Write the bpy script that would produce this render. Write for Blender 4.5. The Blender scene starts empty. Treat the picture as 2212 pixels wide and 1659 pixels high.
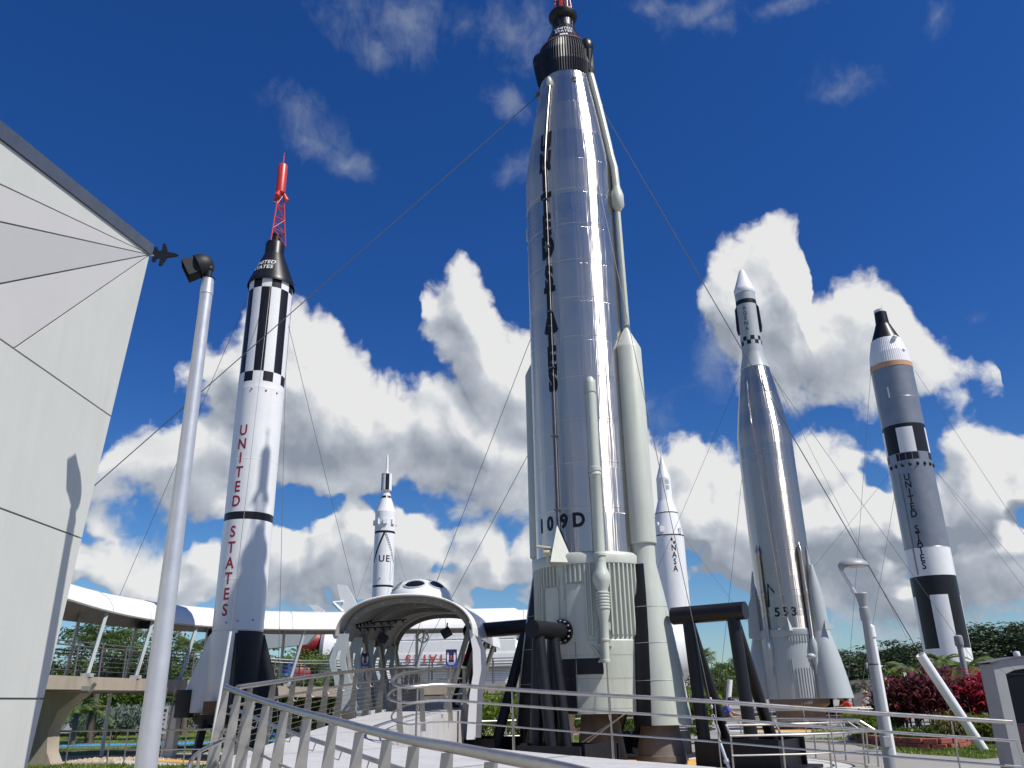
"""Rocket garden under a cumulus sky."""
SKYSAT=1.3; SKYVAL=.90; SKYTINT=(.52,.66,1.0); CLOUDS=.75; SUNE=5.0; EXPO=0.12
import bpy, bmesh, math, random
from mathutils import Vector, Matrix
R=math.radians; pi=math.pi; cos=math.cos; sin=math.sin
C=bpy.context.scene.collection
rng=random.Random(7)
# ------------------------------------------------------------------ camera and survey helper
FPX=1780.; WPX=2212.; HPX=1659.; PITCH=R(21.0); ROLL=R(1.13); EYE=1.65
_f=Vector((0,cos(PITCH),sin(PITCH))); _u=Vector((0,-sin(PITCH),cos(PITCH))); _r=Vector((1,0,0))
_r,_u=(_r*cos(ROLL)-_u*sin(ROLL)), (_r*sin(ROLL)+_u*cos(ROLL))
EYEV=Vector((0,0,EYE))
def ray(px,py): return _f+_r*((px-WPX/2)/FPX)+_u*((HPX/2-py)/FPX)
def at(px,py,Y):
    d=ray(px,py); return EYEV+d*(Y/d.y)
def atx(px,py,X):
    d=ray(px,py); return EYEV+d*(X/d.x)
def atz(px,py,Z=0.):
    d=ray(px,py); return EYEV+d*((Z-EYE)/d.z)
# ------------------------------------------------------------------ materials
def s2l(c):
    return tuple(((v/255)/12.92 if v/255<=.04045 else ((v/255+.055)/1.055)**2.4) for v in c)
MATS={}
def mat(name,col,rough=.5,metal=0.,var=.12,vscale=3.,bump=0.,bscale=30.,coat=0.,spec=.5,isl=0.,rvar=.0,stretch=None,dirt=None):
    if name in MATS: return MATS[name]
    m=bpy.data.materials.new(name); m.use_nodes=True; nt=m.node_tree; N=nt.nodes; L=nt.links
    b=N['Principled BSDF']; b.inputs['Roughness'].default_value=rough; b.inputs['Metallic'].default_value=metal
    b.inputs['Coat Weight'].default_value=coat; b.inputs['Specular IOR Level'].default_value=spec
    tc=N.new('ShaderNodeTexCoord'); vec=tc.outputs['Object']
    if stretch:
        mp=N.new('ShaderNodeMapping'); mp.inputs['Scale'].default_value=stretch; L.new(vec,mp.inputs['Vector']); vec=mp.outputs['Vector']
    nz=N.new('ShaderNodeTexNoise'); nz.inputs['Scale'].default_value=vscale; nz.inputs['Detail'].default_value=6; nz.inputs['Roughness'].default_value=.65
    L.new(vec,nz.inputs['Vector'])
    mr=N.new('ShaderNodeMapRange'); mr.inputs['From Min'].default_value=.3; mr.inputs['From Max'].default_value=.7
    mr.inputs['To Min'].default_value=1-var; mr.inputs['To Max'].default_value=1+var; L.new(nz.outputs['Fac'],mr.inputs['Value'])
    fac=mr.outputs['Result']
    if isl:
        g=N.new('ShaderNodeNewGeometry'); m2=N.new('ShaderNodeMapRange'); m2.inputs['To Min'].default_value=1-isl; m2.inputs['To Max'].default_value=1+isl
        L.new(g.outputs['Random Per Island'],m2.inputs['Value'])
        mu=N.new('ShaderNodeMath'); mu.operation='MULTIPLY'; L.new(fac,mu.inputs[0]); L.new(m2.outputs['Result'],mu.inputs[1]); fac=mu.outputs[0]
    vm=N.new('ShaderNodeVectorMath'); vm.operation='SCALE'; vm.inputs[0].default_value=col[:3]; L.new(fac,vm.inputs['Scale'])
    out=vm.outputs['Vector']
    if dirt:  # streaky weathering of its own shape
        mp=N.new('ShaderNodeMapping'); mp.inputs['Scale'].default_value=(1.6,1.6,.18); L.new(tc.outputs['Object'],mp.inputs['Vector'])
        n2=N.new('ShaderNodeTexNoise'); n2.inputs['Scale'].default_value=2.2; n2.inputs['Detail'].default_value=8; n2.inputs['Roughness'].default_value=.7; L.new(mp.outputs['Vector'],n2.inputs['Vector'])
        m3=N.new('ShaderNodeMapRange'); m3.inputs['From Min'].default_value=.5; m3.inputs['From Max'].default_value=.8; m3.inputs['To Max'].default_value=dirt[1]; L.new(n2.outputs['Fac'],m3.inputs['Value'])
        mx=N.new('ShaderNodeMix'); mx.data_type='RGBA'; L.new(m3.outputs['Result'],mx.inputs['Factor']); L.new(out,mx.inputs['A']); mx.inputs['B'].default_value=(*dirt[0],1); out=mx.outputs['Result']
    L.new(out,b.inputs['Base Color'])
    if rvar:
        m4=N.new('ShaderNodeMapRange'); m4.inputs['To Min'].default_value=max(.02,rough-rvar); m4.inputs['To Max'].default_value=rough+rvar; L.new(nz.outputs['Fac'],m4.inputs['Value']); L.new(m4.outputs['Result'],b.inputs['Roughness'])
    if bump:
        n3=N.new('ShaderNodeTexNoise'); n3.inputs['Scale'].default_value=bscale; n3.inputs['Detail'].default_value=5; L.new(vec,n3.inputs['Vector'])
        bp=N.new('ShaderNodeBump'); bp.inputs['Strength'].default_value=bump; bp.inputs['Distance'].default_value=.03; L.new(n3.outputs['Fac'],bp.inputs['Height']); L.new(bp.outputs['Normal'],b.inputs['Normal'])
    MATS[name]=m; return m
def leafmat(name,col,col2,trans=.35,rough=.5):
    if name in MATS: return MATS[name]
    m=bpy.data.materials.new(name); m.use_nodes=True; nt=m.node_tree; N=nt.nodes; L=nt.links
    b=N['Principled BSDF']; b.inputs['Roughness'].default_value=rough; b.inputs['Specular IOR Level'].default_value=.35
    g=N.new('ShaderNodeNewGeometry'); oi=N.new('ShaderNodeObjectInfo')
    ad=N.new('ShaderNodeMath'); ad.operation='MULTIPLY_ADD'; ad.inputs[1].default_value=.4; ad.inputs[2].default_value=-.2; L.new(oi.outputs['Random'],ad.inputs[0])
    a2=N.new('ShaderNodeMath'); a2.operation='ADD'; a2.use_clamp=True; L.new(g.outputs['Random Per Island'],a2.inputs[0]); L.new(ad.outputs[0],a2.inputs[1])
    mx=N.new('ShaderNodeMix'); mx.data_type='RGBA'; mx.inputs['A'].default_value=(*col,1); mx.inputs['B'].default_value=(*col2,1); L.new(a2.outputs[0],mx.inputs['Factor'])
    L.new(mx.outputs['Result'],b.inputs['Base Color'])
    tr=N.new('ShaderNodeBsdfTranslucent'); L.new(mx.outputs['Result'],tr.inputs['Color'])
    ms=N.new('ShaderNodeMixShader'); ms.inputs['Fac'].default_value=trans; L.new(b.outputs[0],ms.inputs[1]); L.new(tr.outputs[0],ms.inputs[2])
    L.new(ms.outputs[0],N['Material Output'].inputs['Surface']); MATS[name]=m; return m
def steel(name,col,rough,aniso,ring):
    m=bpy.data.materials.new(name); m.use_nodes=True; nt=m.node_tree; N=nt.nodes; L=nt.links
    b=N['Principled BSDF']; b.inputs['Metallic'].default_value=1; b.inputs['Anisotropic'].default_value=aniso; b.inputs['Anisotropic Rotation'].default_value=.25
    tg=N.new('ShaderNodeTangent'); tg.direction_type='RADIAL'; tg.axis='Z'; L.new(tg.outputs[0],b.inputs['Tangent'])
    tc=N.new('ShaderNodeTexCoord'); sp=N.new('ShaderNodeSeparateXYZ'); L.new(tc.outputs['Object'],sp.inputs[0])
    an=N.new('ShaderNodeMath'); an.operation='ARCTAN2'; L.new(sp.outputs['Y'],an.inputs[0]); L.new(sp.outputs['X'],an.inputs[1])
    fl=N.new('ShaderNodeMath'); fl.operation='DIVIDE'; L.new(sp.outputs['Z'],fl.inputs[0]); fl.inputs[1].default_value=ring
    f2=N.new('ShaderNodeMath'); f2.operation='FLOOR'; L.new(fl.outputs[0],f2.inputs[0])
    cv=N.new('ShaderNodeCombineXYZ'); L.new(an.outputs[0],cv.inputs['X']); L.new(f2.outputs[0],cv.inputs['Y'])
    zz=N.new('ShaderNodeMath'); zz.operation='MULTIPLY'; zz.inputs[1].default_value=.025; L.new(sp.outputs['Z'],zz.inputs[0]); L.new(zz.outputs[0],cv.inputs['Z'])
    nz=N.new('ShaderNodeTexNoise'); nz.inputs['Scale'].default_value=5.5; nz.inputs['Detail'].default_value=4; nz.inputs['Roughness'].default_value=.55
    mp=N.new('ShaderNodeMapping'); mp.inputs['Scale'].default_value=(1,.013,1); L.new(cv.outputs[0],mp.inputs['Vector']); L.new(mp.outputs[0],nz.inputs['Vector'])
    bp=N.new('ShaderNodeBump'); bp.inputs['Strength'].default_value=.7; bp.inputs['Distance'].default_value=.042; L.new(nz.outputs['Fac'],bp.inputs['Height']); L.new(bp.outputs['Normal'],b.inputs['Normal'])
    wn=N.new('ShaderNodeTexWhiteNoise'); wn.noise_dimensions='1D'; L.new(f2.outputs[0],wn.inputs['W'])
    n2=N.new('ShaderNodeTexNoise'); n2.inputs['Scale'].default_value=1.5; n2.inputs['Detail'].default_value=7; L.new(tc.outputs['Object'],n2.inputs['Vector'])
    mr=N.new('ShaderNodeMath'); mr.operation='MULTIPLY_ADD'; mr.inputs[1].default_value=.10; mr.inputs[2].default_value=rough-.08; L.new(wn.outputs['Value'],mr.inputs[0])
    m5=N.new('ShaderNodeMath'); m5.operation='MULTIPLY_ADD'; m5.inputs[1].default_value=.14; L.new(n2.outputs['Fac'],m5.inputs[0]); L.new(mr.outputs[0],m5.inputs[2]); L.new(m5.outputs[0],b.inputs['Roughness'])
    cb=N.new('ShaderNodeMapRange'); cb.inputs['To Min'].default_value=.88; cb.inputs['To Max'].default_value=1.08
    av=N.new('ShaderNodeMath'); av.operation='ADD'; L.new(wn.outputs['Value'],av.inputs[0]); L.new(n2.outputs['Fac'],av.inputs[1]); hv=N.new('ShaderNodeMath'); hv.operation='MULTIPLY'; hv.inputs[1].default_value=.5; L.new(av.outputs[0],hv.inputs[0]); L.new(hv.outputs[0],cb.inputs['Value'])
    vm=N.new('ShaderNodeVectorMath'); vm.operation='SCALE'; vm.inputs[0].default_value=col; L.new(cb.outputs[0],vm.inputs['Scale']); L.new(vm.outputs['Vector'],b.inputs['Base Color'])
    MATS[name]=m; return m
M_white=mat('white_paint',(.73,.735,.74),.35,var=.03,vscale=1.2,coat=.15,dirt=((.50,.49,.46),.35))
M_blk=mat('black_paint',(.010,.010,.012),.38,var=.2,spec=.35)
M_blkm=mat('black_matte',(.011,.012,.016),.55,var=.3,spec=.35)
M_grn=mat('pale_green_paint',(.465,.495,.435),.45,var=.04,vscale=1.5,dirt=((.31,.30,.25),.6))
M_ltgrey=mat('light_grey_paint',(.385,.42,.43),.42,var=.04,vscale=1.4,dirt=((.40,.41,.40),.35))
M_steel=steel('polished_steel',(.58,.545,.495),.27,.96,1.26)
M_steel2=steel('dull_steel',(.50,.465,.42),.28,.94,1.05)
M_red=mat('red_paint',(.50,.035,.022),.4,var=.12,coat=.2)
M_redletter=mat('red_letter',(.30,.012,.018),.5,var=.1)
M_rail=mat('brushed_stainless',(.50,.47,.43),.40,metal=1.,var=.08,vscale=8,rvar=.1)
M_fin=mat('stainless_plate',(.41,.385,.35),.42,metal=.85,var=.1,vscale=6,rvar=.12)
M_cable=mat('wire_rope',(.16,.17,.18),.5,metal=.6,var=.1)
M_silver=mat('silver_paint',(.275,.285,.30),.36,metal=.55,var=.08,vscale=1.2,rvar=.08,dirt=((.25,.26,.28),.4))
M_orange=mat('orange_band',(.50,.29,.16),.55,var=.08)
M_bell=mat('engine_cover',(.13,.11,.10),.6,var=.2,vscale=4,dirt=((.22,.19,.16),.5))
M_cream=mat('cream_paint',(.58,.54,.42),.5,var=.08)
M_glass=mat('dark_glass',(.008,.009,.014),.12,var=.05,spec=.12)
M_pole=mat('aluminium_pole',(.55,.56,.58),.42,metal=.55,var=.06,vscale=4,rvar=.08)
M_poleg=mat('grey_pole_paint',(.27,.285,.30),.45,var=.05,vscale=3)
M_conc=mat('concrete',(.50,.485,.46),.85,var=.16,vscale=.9,bump=.25,bscale=60)
M_deck=mat('deck_concrete',(.44,.44,.45),.8,var=.10,vscale=1.0,bump=.3,bscale=40,stretch=(1,6,1),dirt=((.27,.265,.26),.45))
M_tan=mat('tan_stucco',(.36,.31,.25),.85,var=.08,vscale=2,bump=.3,bscale=80,dirt=((.16,.14,.11),.55))
# ------------------------------------------------------------------ mesh builder
class MB:
    def __init__(s): s.v=[]; s.f=[]; s.m=[]
    def face(s,idx,mi=0): s.f.append(tuple(idx)); s.m.append(mi)
    def poly(s,pts,mi=0):
        b=len(s.v); s.v+=[tuple(p) for p in pts]; s.face(range(b,b+len(pts)),mi)
    def grid(s,rows,closed=False,mi=0,mf=None):
        b=len(s.v); n=len(rows[0])
        for r in rows: s.v+=[tuple(p) for p in r]
        for i in range(len(rows)-1):
            for j in range(n if closed else n-1):
                k=(j+1)%n
                s.face((b+i*n+j,b+i*n+k,b+(i+1)*n+k,b+(i+1)*n+j), mf(i,j) if mf else mi)
        return b
    def lathe(s,prof,c=(0,0),n=48,a0=0.,a1=2*pi,mi=0,mf=None,cap=(False,False)):
        full=abs(a1-a0-2*pi)<1e-6; k=n if full else n+1
        rows=[[(c[0]+r*cos(a0+(a1-a0)*j/n),c[1]+r*sin(a0+(a1-a0)*j/n),z) for j in range(k)] for r,z in prof]
        if mf: g=lambda i,j: mf(a0+(a1-a0)*(j+.5)/n,(prof[i][1]+prof[i+1][1])/2)
        else: g=None
        b=s.grid(rows,full,mi,g)
        if cap[0]: s.face([b+j for j in range(k)][::-1],mi)
        if cap[1]:
            o=b+(len(prof)-1)*k; s.face([o+j for j in range(k)],mi)
    def path(s,pts,r,n=10,mi=0,caps=True):
        pts=[Vector(p) for p in pts]; rows=[]; m=len(pts); rr=r if isinstance(r,(list,tuple)) else [r]*m
        t=(pts[1]-pts[0]).normalized(); up=Vector((0,0,1)) if abs(t.z)<.9 else Vector((1,0,0)); a=t.cross(up).normalized()
        for i,p in enumerate(pts):
            t=((pts[min(i+1,m-1)]-p).normalized()+(p-pts[max(i-1,0)]).normalized()).normalized()
            a=(a-t*a.dot(t)).normalized(); b=t.cross(a)
            rows.append([p+(a*cos(2*pi*j/n)+b*sin(2*pi*j/n))*rr[i] for j in range(n)])
        b0=s.grid(rows,True,mi)
        if caps:
            s.face([b0+j for j in range(n)][::-1],mi); o=b0+(m-1)*n; s.face([o+j for j in range(n)],mi)
    def tube(s,p,q,r,r2=None,n=12,mi=0,caps=True): s.path([p,q],[r,r if r2 is None else r2],n,mi,caps)
    def box(s,c,d,rz=0.,mi=0,M=None):
        cr,sr=cos(rz),sin(rz); b=len(s.v)
        for sz in (-1,1):
            for sx,sy in ((-1,-1),(1,-1),(1,1),(-1,1)):
                x,y,z=sx*d[0]/2,sy*d[1]/2,sz*d[2]/2
                if M is not None:
                    p=M@Vector((x,y,z)); s.v.append((c[0]+p.x,c[1]+p.y,c[2]+p.z))
                else: s.v.append((c[0]+x*cr-y*sr,c[1]+x*sr+y*cr,c[2]+z))
        for f in ((3,2,1,0),(4,5,6,7),(0,1,5,4),(1,2,6,5),(2,3,7,6),(3,0,4,7)): s.face([b+i for i in f],mi)
    def prism(s,pts,ext,mi=0):
        pts=[Vector(p) for p in pts]; e=Vector(ext); n=len(pts); b=len(s.v)
        s.v+=[tuple(p) for p in pts]+[tuple(p+e) for p in pts]
        s.face(range(b,b+n),mi); s.face(range(b+2*n-1,b+n-1,-1),mi)
        for i in range(n): j=(i+1)%n; s.face((b+j,b+i,b+n+i,b+n+j),mi)
    def ellip(s,c,r,nu=20,nv=10,v0=-pi/2,v1=pi/2,mi=0):
        rows=[[(c[0]+r[0]*cos(v)*cos(2*pi*j/nu),c[1]+r[1]*cos(v)*sin(2*pi*j/nu),c[2]+r[2]*sin(v)) for j in range(nu)] for v in [v0+(v1-v0)*i/nv for i in range(nv+1)]]
        s.grid(rows,True,mi)
    def quad(s,c,a,b,mi=0):
        c=Vector(c); s.poly([c-a-b,c+a-b,c+a+b,c-a+b],mi)
def wloc(o):
    v=Vector((0,0,0))
    while o is not None: v+=o.location; o=o.parent
    return v
def obj(name,mb,m,parent=None,world=True,smooth=True,angle=35,bevel=0,_=None):
    me=bpy.data.meshes.new(name); off=wloc(parent) if (parent and world) else Vector((0,0,0))
    me.from_pydata([(v[0]-off.x,v[1]-off.y,v[2]-off.z) for v in mb.v],[],mb.f)
    for x in (m if isinstance(m,(list,tuple)) else [m]): me.materials.append(x)
    if isinstance(m,(list,tuple)): me.polygons.foreach_set('material_index',mb.m)
    bm=bmesh.new(); bm.from_mesh(me); bmesh.ops.recalc_face_normals(bm,faces=bm.faces); bm.to_mesh(me); bm.free()
    if smooth:
        me.polygons.foreach_set('use_smooth',[True]*len(me.polygons)); me.set_sharp_from_angle(angle=R(angle))
    o=bpy.data.objects.new(name,me); C.objects.link(o)
    if parent: o.parent=parent
    if bevel:
        b=o.modifiers.new('bevel','BEVEL'); b.width=bevel; b.segments=2; b.limit_method='ANGLE'; b.angle_limit=R(40)
    return o
def tag(o,label,cat,group=None,kind=None):
    if label: o['label']=label
    if cat: o['category']=cat
    if group: o['group']=group
    if kind: o['kind']=kind
    return o
def thing(name,label,cat,loc,group=None,rz=0.):
    o=bpy.data.objects.new(name,None); C.objects.link(o); o.location=loc; o.rotation_euler.z=rz; o.empty_display_size=.3
    return tag(o,label,cat,group)
def struct(name,mb,m,smooth=False):
    o=obj(name,mb,m,smooth=smooth); o['kind']='structure'; return o
def setorg(o):   # a one-mesh thing gets its origin at its base centre
    me=o.data; n=len(me.vertices); co=[0.]*(3*n); me.vertices.foreach_get('co',co)
    x=(min(co[0::3])+max(co[0::3]))/2; y=(min(co[1::3])+max(co[1::3]))/2; z=min(co[2::3])
    me.transform(Matrix.Translation((-x,-y,-z))); o.location=(x,y,z); return o
def copytree(o,parent=None):
    c=o.copy(); C.objects.link(c)
    if parent: c.parent=parent
    for ch in list(o.children): copytree(ch,c)
    return c
# ------------------------------------------------------------------ lettering
_tc={}
def glyphs(txt,size,bold=.0,cut=.07):
    k=(txt,round(size,4),bold,cut)
    if k in _tc: return _tc[k]
    cu=bpy.data.curves.new('lettering','FONT'); cu.body=txt; cu.size=size; cu.offset=bold; cu.align_x='CENTER'; cu.align_y='CENTER'; cu.resolution_u=4
    o=bpy.data.objects.new('lettering',cu); C.objects.link(o); dg=bpy.context.evaluated_depsgraph_get(); dg.update()
    me=bpy.data.meshes.new_from_object(o.evaluated_get(dg)); bm=bmesh.new(); bm.from_mesh(me)
    xs=[v.co.x for v in bm.verts] or [0]; ys=[v.co.y for v in bm.verts] or [0]
    cx,cy=(min(xs)+max(xs))/2,(min(ys)+max(ys))/2
    for v in bm.verts: v.co.x-=cx; v.co.y-=cy
    if cut:
        w=max(xs)-min(xs); x=-w/2+cut
        while x<w/2:
            bmesh.ops.bisect_plane(bm,geom=bm.verts[:]+bm.edges[:]+bm.faces[:],plane_co=(x,0,0),plane_no=(1,0,0)); x+=cut
    V=[(v.co.x,v.co.y) for v in bm.verts]; bm.verts.index_update(); F=[[v.index for v in f.verts] for f in bm.faces]
    bm.free(); bpy.data.meshes.remove(me); C.objects.unlink(o); bpy.data.objects.remove(o); bpy.data.curves.remove(cu)
    _tc[k]=(V,F); return V,F
def wrap(mb,txt,size,c,az,z,rad,off=.006,bold=0.,sx=1.,clip=0.):
    V,F=glyphs(txt,size,bold); b=len(mb.v)
    if clip:
        bm=bmesh.new(); vs=[bm.verts.new((x,y,0)) for x,y in V]
        for f in F:
            try: bm.faces.new([vs[i] for i in f])
            except ValueError: pass
        for s_ in (-1,1): bmesh.ops.bisect_plane(bm,geom=bm.verts[:]+bm.edges[:]+bm.faces[:],plane_co=(s_*clip/sx,0,0),plane_no=(s_,0,0),clear_outer=True)
        bm.verts.index_update(); V=[(v.co.x,v.co.y) for v in bm.verts]; F=[[v.index for v in f.verts] for f in bm.faces]; bm.free()
    for x,y in V:
        rr=(rad(z+y) if callable(rad) else rad)+off; a=az+(x*sx)/rr
        mb.v.append((c[0]+rr*cos(a),c[1]+rr*sin(a),z+y))
    for f in F: mb.face([b+i for i in f])
def flat(mb,txt,size,o,ux,uy,bold=0.,sx=1.):
    V,F=glyphs(txt,size,bold,0); b=len(mb.v); o=Vector(o); ux=Vector(ux); uy=Vector(uy)
    for x,y in V: mb.v.append(tuple(o+ux*(x*sx)+uy*y))
    for f in F: mb.face([b+i for i in f])
def rfn(prof):
    pr=sorted(prof,key=lambda t:t[1])
    def g(z):
        if z<=pr[0][1]: return pr[0][0]
        for (r0,z0),(r1,z1) in zip(pr,pr[1:]):
            if z<=z1: return r0+(r1-r0)*((z-z0)/(z1-z0) if z1>z0 else 0)
        return pr[-1][0]
    return g
def patch(mb,c,rad,a0,a1,z0,z1,off=.004,th=.0,n=None,nz=1,mi=0):
    n=n or max(2,int(abs(a1-a0)/R(4))); rows=[]
    for i in range(nz+1):
        z=z0+(z1-z0)*i/nz; r=(rad(z) if callable(rad) else rad)+off
        rows.append([(c[0]+r*cos(a0+(a1-a0)*j/n),c[1]+r*sin(a0+(a1-a0)*j/n),z) for j in range(n+1)])
    mb.grid(rows,False,mi)
    if th:   # edges back to the skin
        inn=[[(c[0]+(x-c[0])*(1-th/math.hypot(x-c[0],y-c[1])),c[1]+(y-c[1])*(1-th/math.hypot(x-c[0],y-c[1])),z) for x,y,z in r] for r in rows]
        mb.grid([rows[0],inn[0]],False,mi); mb.grid([rows[-1],inn[-1]],False,mi)
        mb.grid([[r[0] for r in rows],[r[0] for r in inn]],False,mi); mb.grid([[r[-1] for r in rows],[r[-1] for r in inn]],False,mi)
def pol(c,r,a,z): return Vector((c[0]+r*cos(a),c[1]+r*sin(a),z))
def rings(z0,z1,step,r):
    """straight tank wall with a slightly raised weld seam at every course"""
    out=[(r,z0)]; z=z0+step
    while z<z1-.2:
        out+=[(r,z-.018),(r+.007,z-.012),(r+.007,z+.012),(r,z+.018)]; z+=step
    return out+[(r,z1)]
# ================================================================== TALL STEEL ROCKET (109 D)
M_dseam=mat('dark_seam',(.20,.22,.19),.7)
A=(2.12,23.3)
def steel_rocket():
    t=thing('steel_rocket','tallest rocket, polished steel with black capsule and pale green base, marked 109D','rocket',(A[0],A[1],0))
    azd=R(-128); azp=R(-87.5); azr=R(-36.5); azl=azr+pi
    tank=rings(5.2,17.6,1.26,1.525)
    shoulder=[(1.525,17.6)]+[(1.525-.60*(i/8)**1.15,17.6+4.1*i/8) for i in range(1,9)]
    tprof=tank+shoulder[1:4]+[(shoulder[4][0]+.006,shoulder[4][1]),shoulder[4]]+shoulder[5:]
    m=MB(); m.lathe(tprof,A,96); tk=obj('tank',m,M_steel,t,angle=12)
    rt=rfn([(1.525,5.2),(1.525,17.6)]+shoulder)
    # --- base skirt
    m=MB(); m.lathe([(1.57,1.3),(1.57,2.75),(1.575,2.78),(1.575,3.02),(1.56,3.05),(1.56,4.98)],A,72); m.lathe([(1.5,1.35),(1.57,1.3)],A,72)
    ang=-180
    while ang<180:
        a=R(ang); d=1.56*cos(a)
        front=sin(a)<0
        if front and (-1.36<d<-.97): z0=4.42
        elif front and (-.80<d<-.33): z0=4.46
        else: z0=3.12
        if not(front and (-.96<d<-.81)) and not(front and -.1<d<.3 and z0<4):
            w=R(1.15)
            for s_ in (0,):
                p=[pol(A,1.56,a-w,z0),pol(A,1.56,a+w,z0),pol(A,1.56,a+w,4.96),pol(A,1.56,a-w,4.96)]
                q=[pol(A,1.63,a-w*.6,z0+.04),pol(A,1.63,a+w*.6,z0+.04),pol(A,1.63,a+w*.6,4.96),pol(A,1.63,a-w*.6,4.96)]
                b=len(m.v); m.v+=[tuple(x) for x in p+q]
                for f in ((4,5,6,7),(0,1,5,4),(1,2,6,5),(3,0,4,7)): m.face([b+i for i in f])
        ang+=4.6
    sk=obj('ribbed_skirt',m,M_grn,t,angle=25)
    m=MB(); m.lathe([(1.56,4.94),(1.64,4.96),(1.65,5.16),(1.60,5.24),(1.525,5.27)],A,72); obj('collar_ring',m,M_grn,t)
    m=MB()
    for d0,d1,z0,z1 in ((-1.30,-1.0,3.0,4.40),(-.80,-.34,3.0,4.44)):
        patch(m,A,1.575,-math.acos(d0/1.56),-math.acos(d1/1.56),z0,z1,.02,.03)
    obj('access_panel',m,M_grn,t)
    m=MB(); patch(m,A,1.574,-math.acos(-1.0/1.57),-math.acos(.02/1.57),2.22,2.60,.006,0); patch(m,A,1.574,-math.acos(-1.02/1.57),-math.acos(-.66/1.57),1.31,2.22,.006,0)
    obj('black_panel',m,M_blkm,t)
    for da in (.075,-.42,.62): m=MB(); patch(m,A,1.575,R(-90)+da-.006,R(-90)+da+.006,1.32,3.0,.007,0); obj('panel_seam',m,M_dseam,t)
    m=MB()
    for z in (2.68,2.12,1.42):
        for k in range(100): a=R(-150)+R(140)*k/100; m.quad(pol(A,1.5785,a,z),Vector((-sin(a),cos(a),0))*.008,Vector((0,0,.008)))
    o=obj('rivet',m,M_dseam,t,smooth=False); o['kind']='stuff'
    m=MB(); m.lathe([(.001,1.42),(1.5,1.42)],A,48); obj('heat_shield',m,M_bell,t)
    # --- two side pods and engine fairings
    for az in (azr,azl):
        c0=pol(A,1.62,az,0); ux=Vector((cos(az),sin(az),0))
        m=MB(); m.lathe([(.02,12.02),(.10,11.85),(.37,11.28),(.395,11.22),(.395,5.52),(.36,5.49)],(c0.x,c0.y),36); obj('side_pod',m,M_grn,t)
        rows=[];prof=[(5.50,.335,1.62),(4.98,.335,1.62),(4.2,.44,1.665),(3.2,.555,1.72),(2.2,.65,1.775),(1.02,.73,1.83)]
        for z,r,d in prof:
            rows.append([(A[0]+ux.x*d+r*cos(2*pi*j/40),A[1]+ux.y*d+r*sin(2*pi*j/40),z) for j in range(40)])
        m=MB(); m.grid(rows,True)
        for zz in (3.9,2.2): pass
        fa=obj('engine_fairing',m,M_grn,t)
        m=MB(); e0=R(-98) ; e1=R(-121); s0=R(-175)
        if az==azl: e0=R(-120);e1=R(-118);s0=R(-158)
        rows=[]
        for (z,r,d),f in zip(prof[1:],(0,.2,.45,.7,1.)):
            ee=e0+(e1-e0)*f; rows.append([(A[0]+ux.x*d+(r+.006)*cos(s0+(ee-s0)*j/12),A[1]+ux.y*d+(r+.006)*sin(s0+(ee-s0)*j/12),z-.02) for j in range(13)])
        m.grid(rows); s=obj('black_stripe',m,M_blkm,fa)
        m=MB()
        for z in (3.85,2.95,2.05):
            m=MB(); (za,ra,da),(zb,rb,db)=[(p,q) for p,q in zip(prof,prof[1:]) if q[0]<=z<=p[0]][0]; k=(z-za)/(zb-za); r=ra+(rb-ra)*k; d=da+(db-da)*k
            m.path([(A[0]+ux.x*d+(r+.003)*cos(2*pi*j/40),A[1]+ux.y*d+(r+.003)*sin(2*pi*j/40),z) for j in range(41)],.006,6); obj('seam',m,M_ltgrey,fa)
        b0=pol(A,1.74,az,0)
        m=MB(); m.lathe([(.46,1.15),(.47,.95),(.52,.75),(.525,.72),(.57,.52),(.575,.48),(.60,.34),(.63,.33),(.635,.2),(.60,.19),(.60,.12),(.3,.12)],(b0.x,b0.y),36); obj('engine_bell',m,M_bell,t)
        # conduit running up to the shoulder
        m=MB(); pts=[pol(A,1.66,az,12.0),pol(A,1.64,az,16.1)]; m.path(pts,.085,10)
        m.lathe([(.08,15.95),(.13,16.05),(.205,16.16),(.205,16.55),(.12,16.85),(.10,16.95)],(pol(A,1.66,az,0).x,pol(A,1.66,az,0).y),16)
        m.path([pol(A,1.66,az,16.8),pol(A,1.63,az,17.6)]+[pol(A,r+.07,az,z) for r,z in shoulder[1:]],[.12]*2+[.115]*8,10); obj('conduit',m,M_grn,t)
    m=MB(); m.lathe([(.45,1.4),(.50,1.2),(.54,.9),(.60,.5),(.645,.2),(.645,.1),(.3,.1)],(A[0],A[1]-.1),36); obj('engine_bell',m,M_bell,t)
    vp=Vector((A[0]-.92,A[1]-1.05,0)); m=MB(); m.lathe([(.09,.35),(.10,.5),(.15,.9),(.24,1.34)],(vp.x,vp.y),20); obj('small_nozzle',m,M_cream,t)
    m=MB(); m.tube(vp+Vector((.15,0,.42)),(A[0]+.55,A[1]-1.5,1.34),.02); m.tube(vp+Vector((.12,-.05,.52)),(A[0]+.62,A[1]-1.45,1.36),.016); obj('drain_pipe',m,M_cream,t)
    # --- propellant line at the front
    def pp(z,r): return pol(A,r,azp,z)
    m=MB(); c=pp(0,1.66)
    m.lathe([(.001,10.14),(.08,10.11),(.135,10.02),(.15,9.9),(.15,9.66),(.125,9.64),(.125,9.6),(.15,9.58),(.15,7.5),(.175,7.48),(.175,7.38),(.155,7.36),(.175,7.28),(.15,7.24),(.15,5.2),(.17,5.18),(.17,5.12),(.14,5.1),(.14,4.9)],(c.x,c.y),24); obj('fuel_line',m,M_grn,t)
    c=pp(0,1.74); pr=[(.14,4.95),(.15,4.80),(.21,4.66),(.235,4.55),(.225,4.44),(.165,4.28),(.15,4.2)]
    z=4.2
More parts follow.
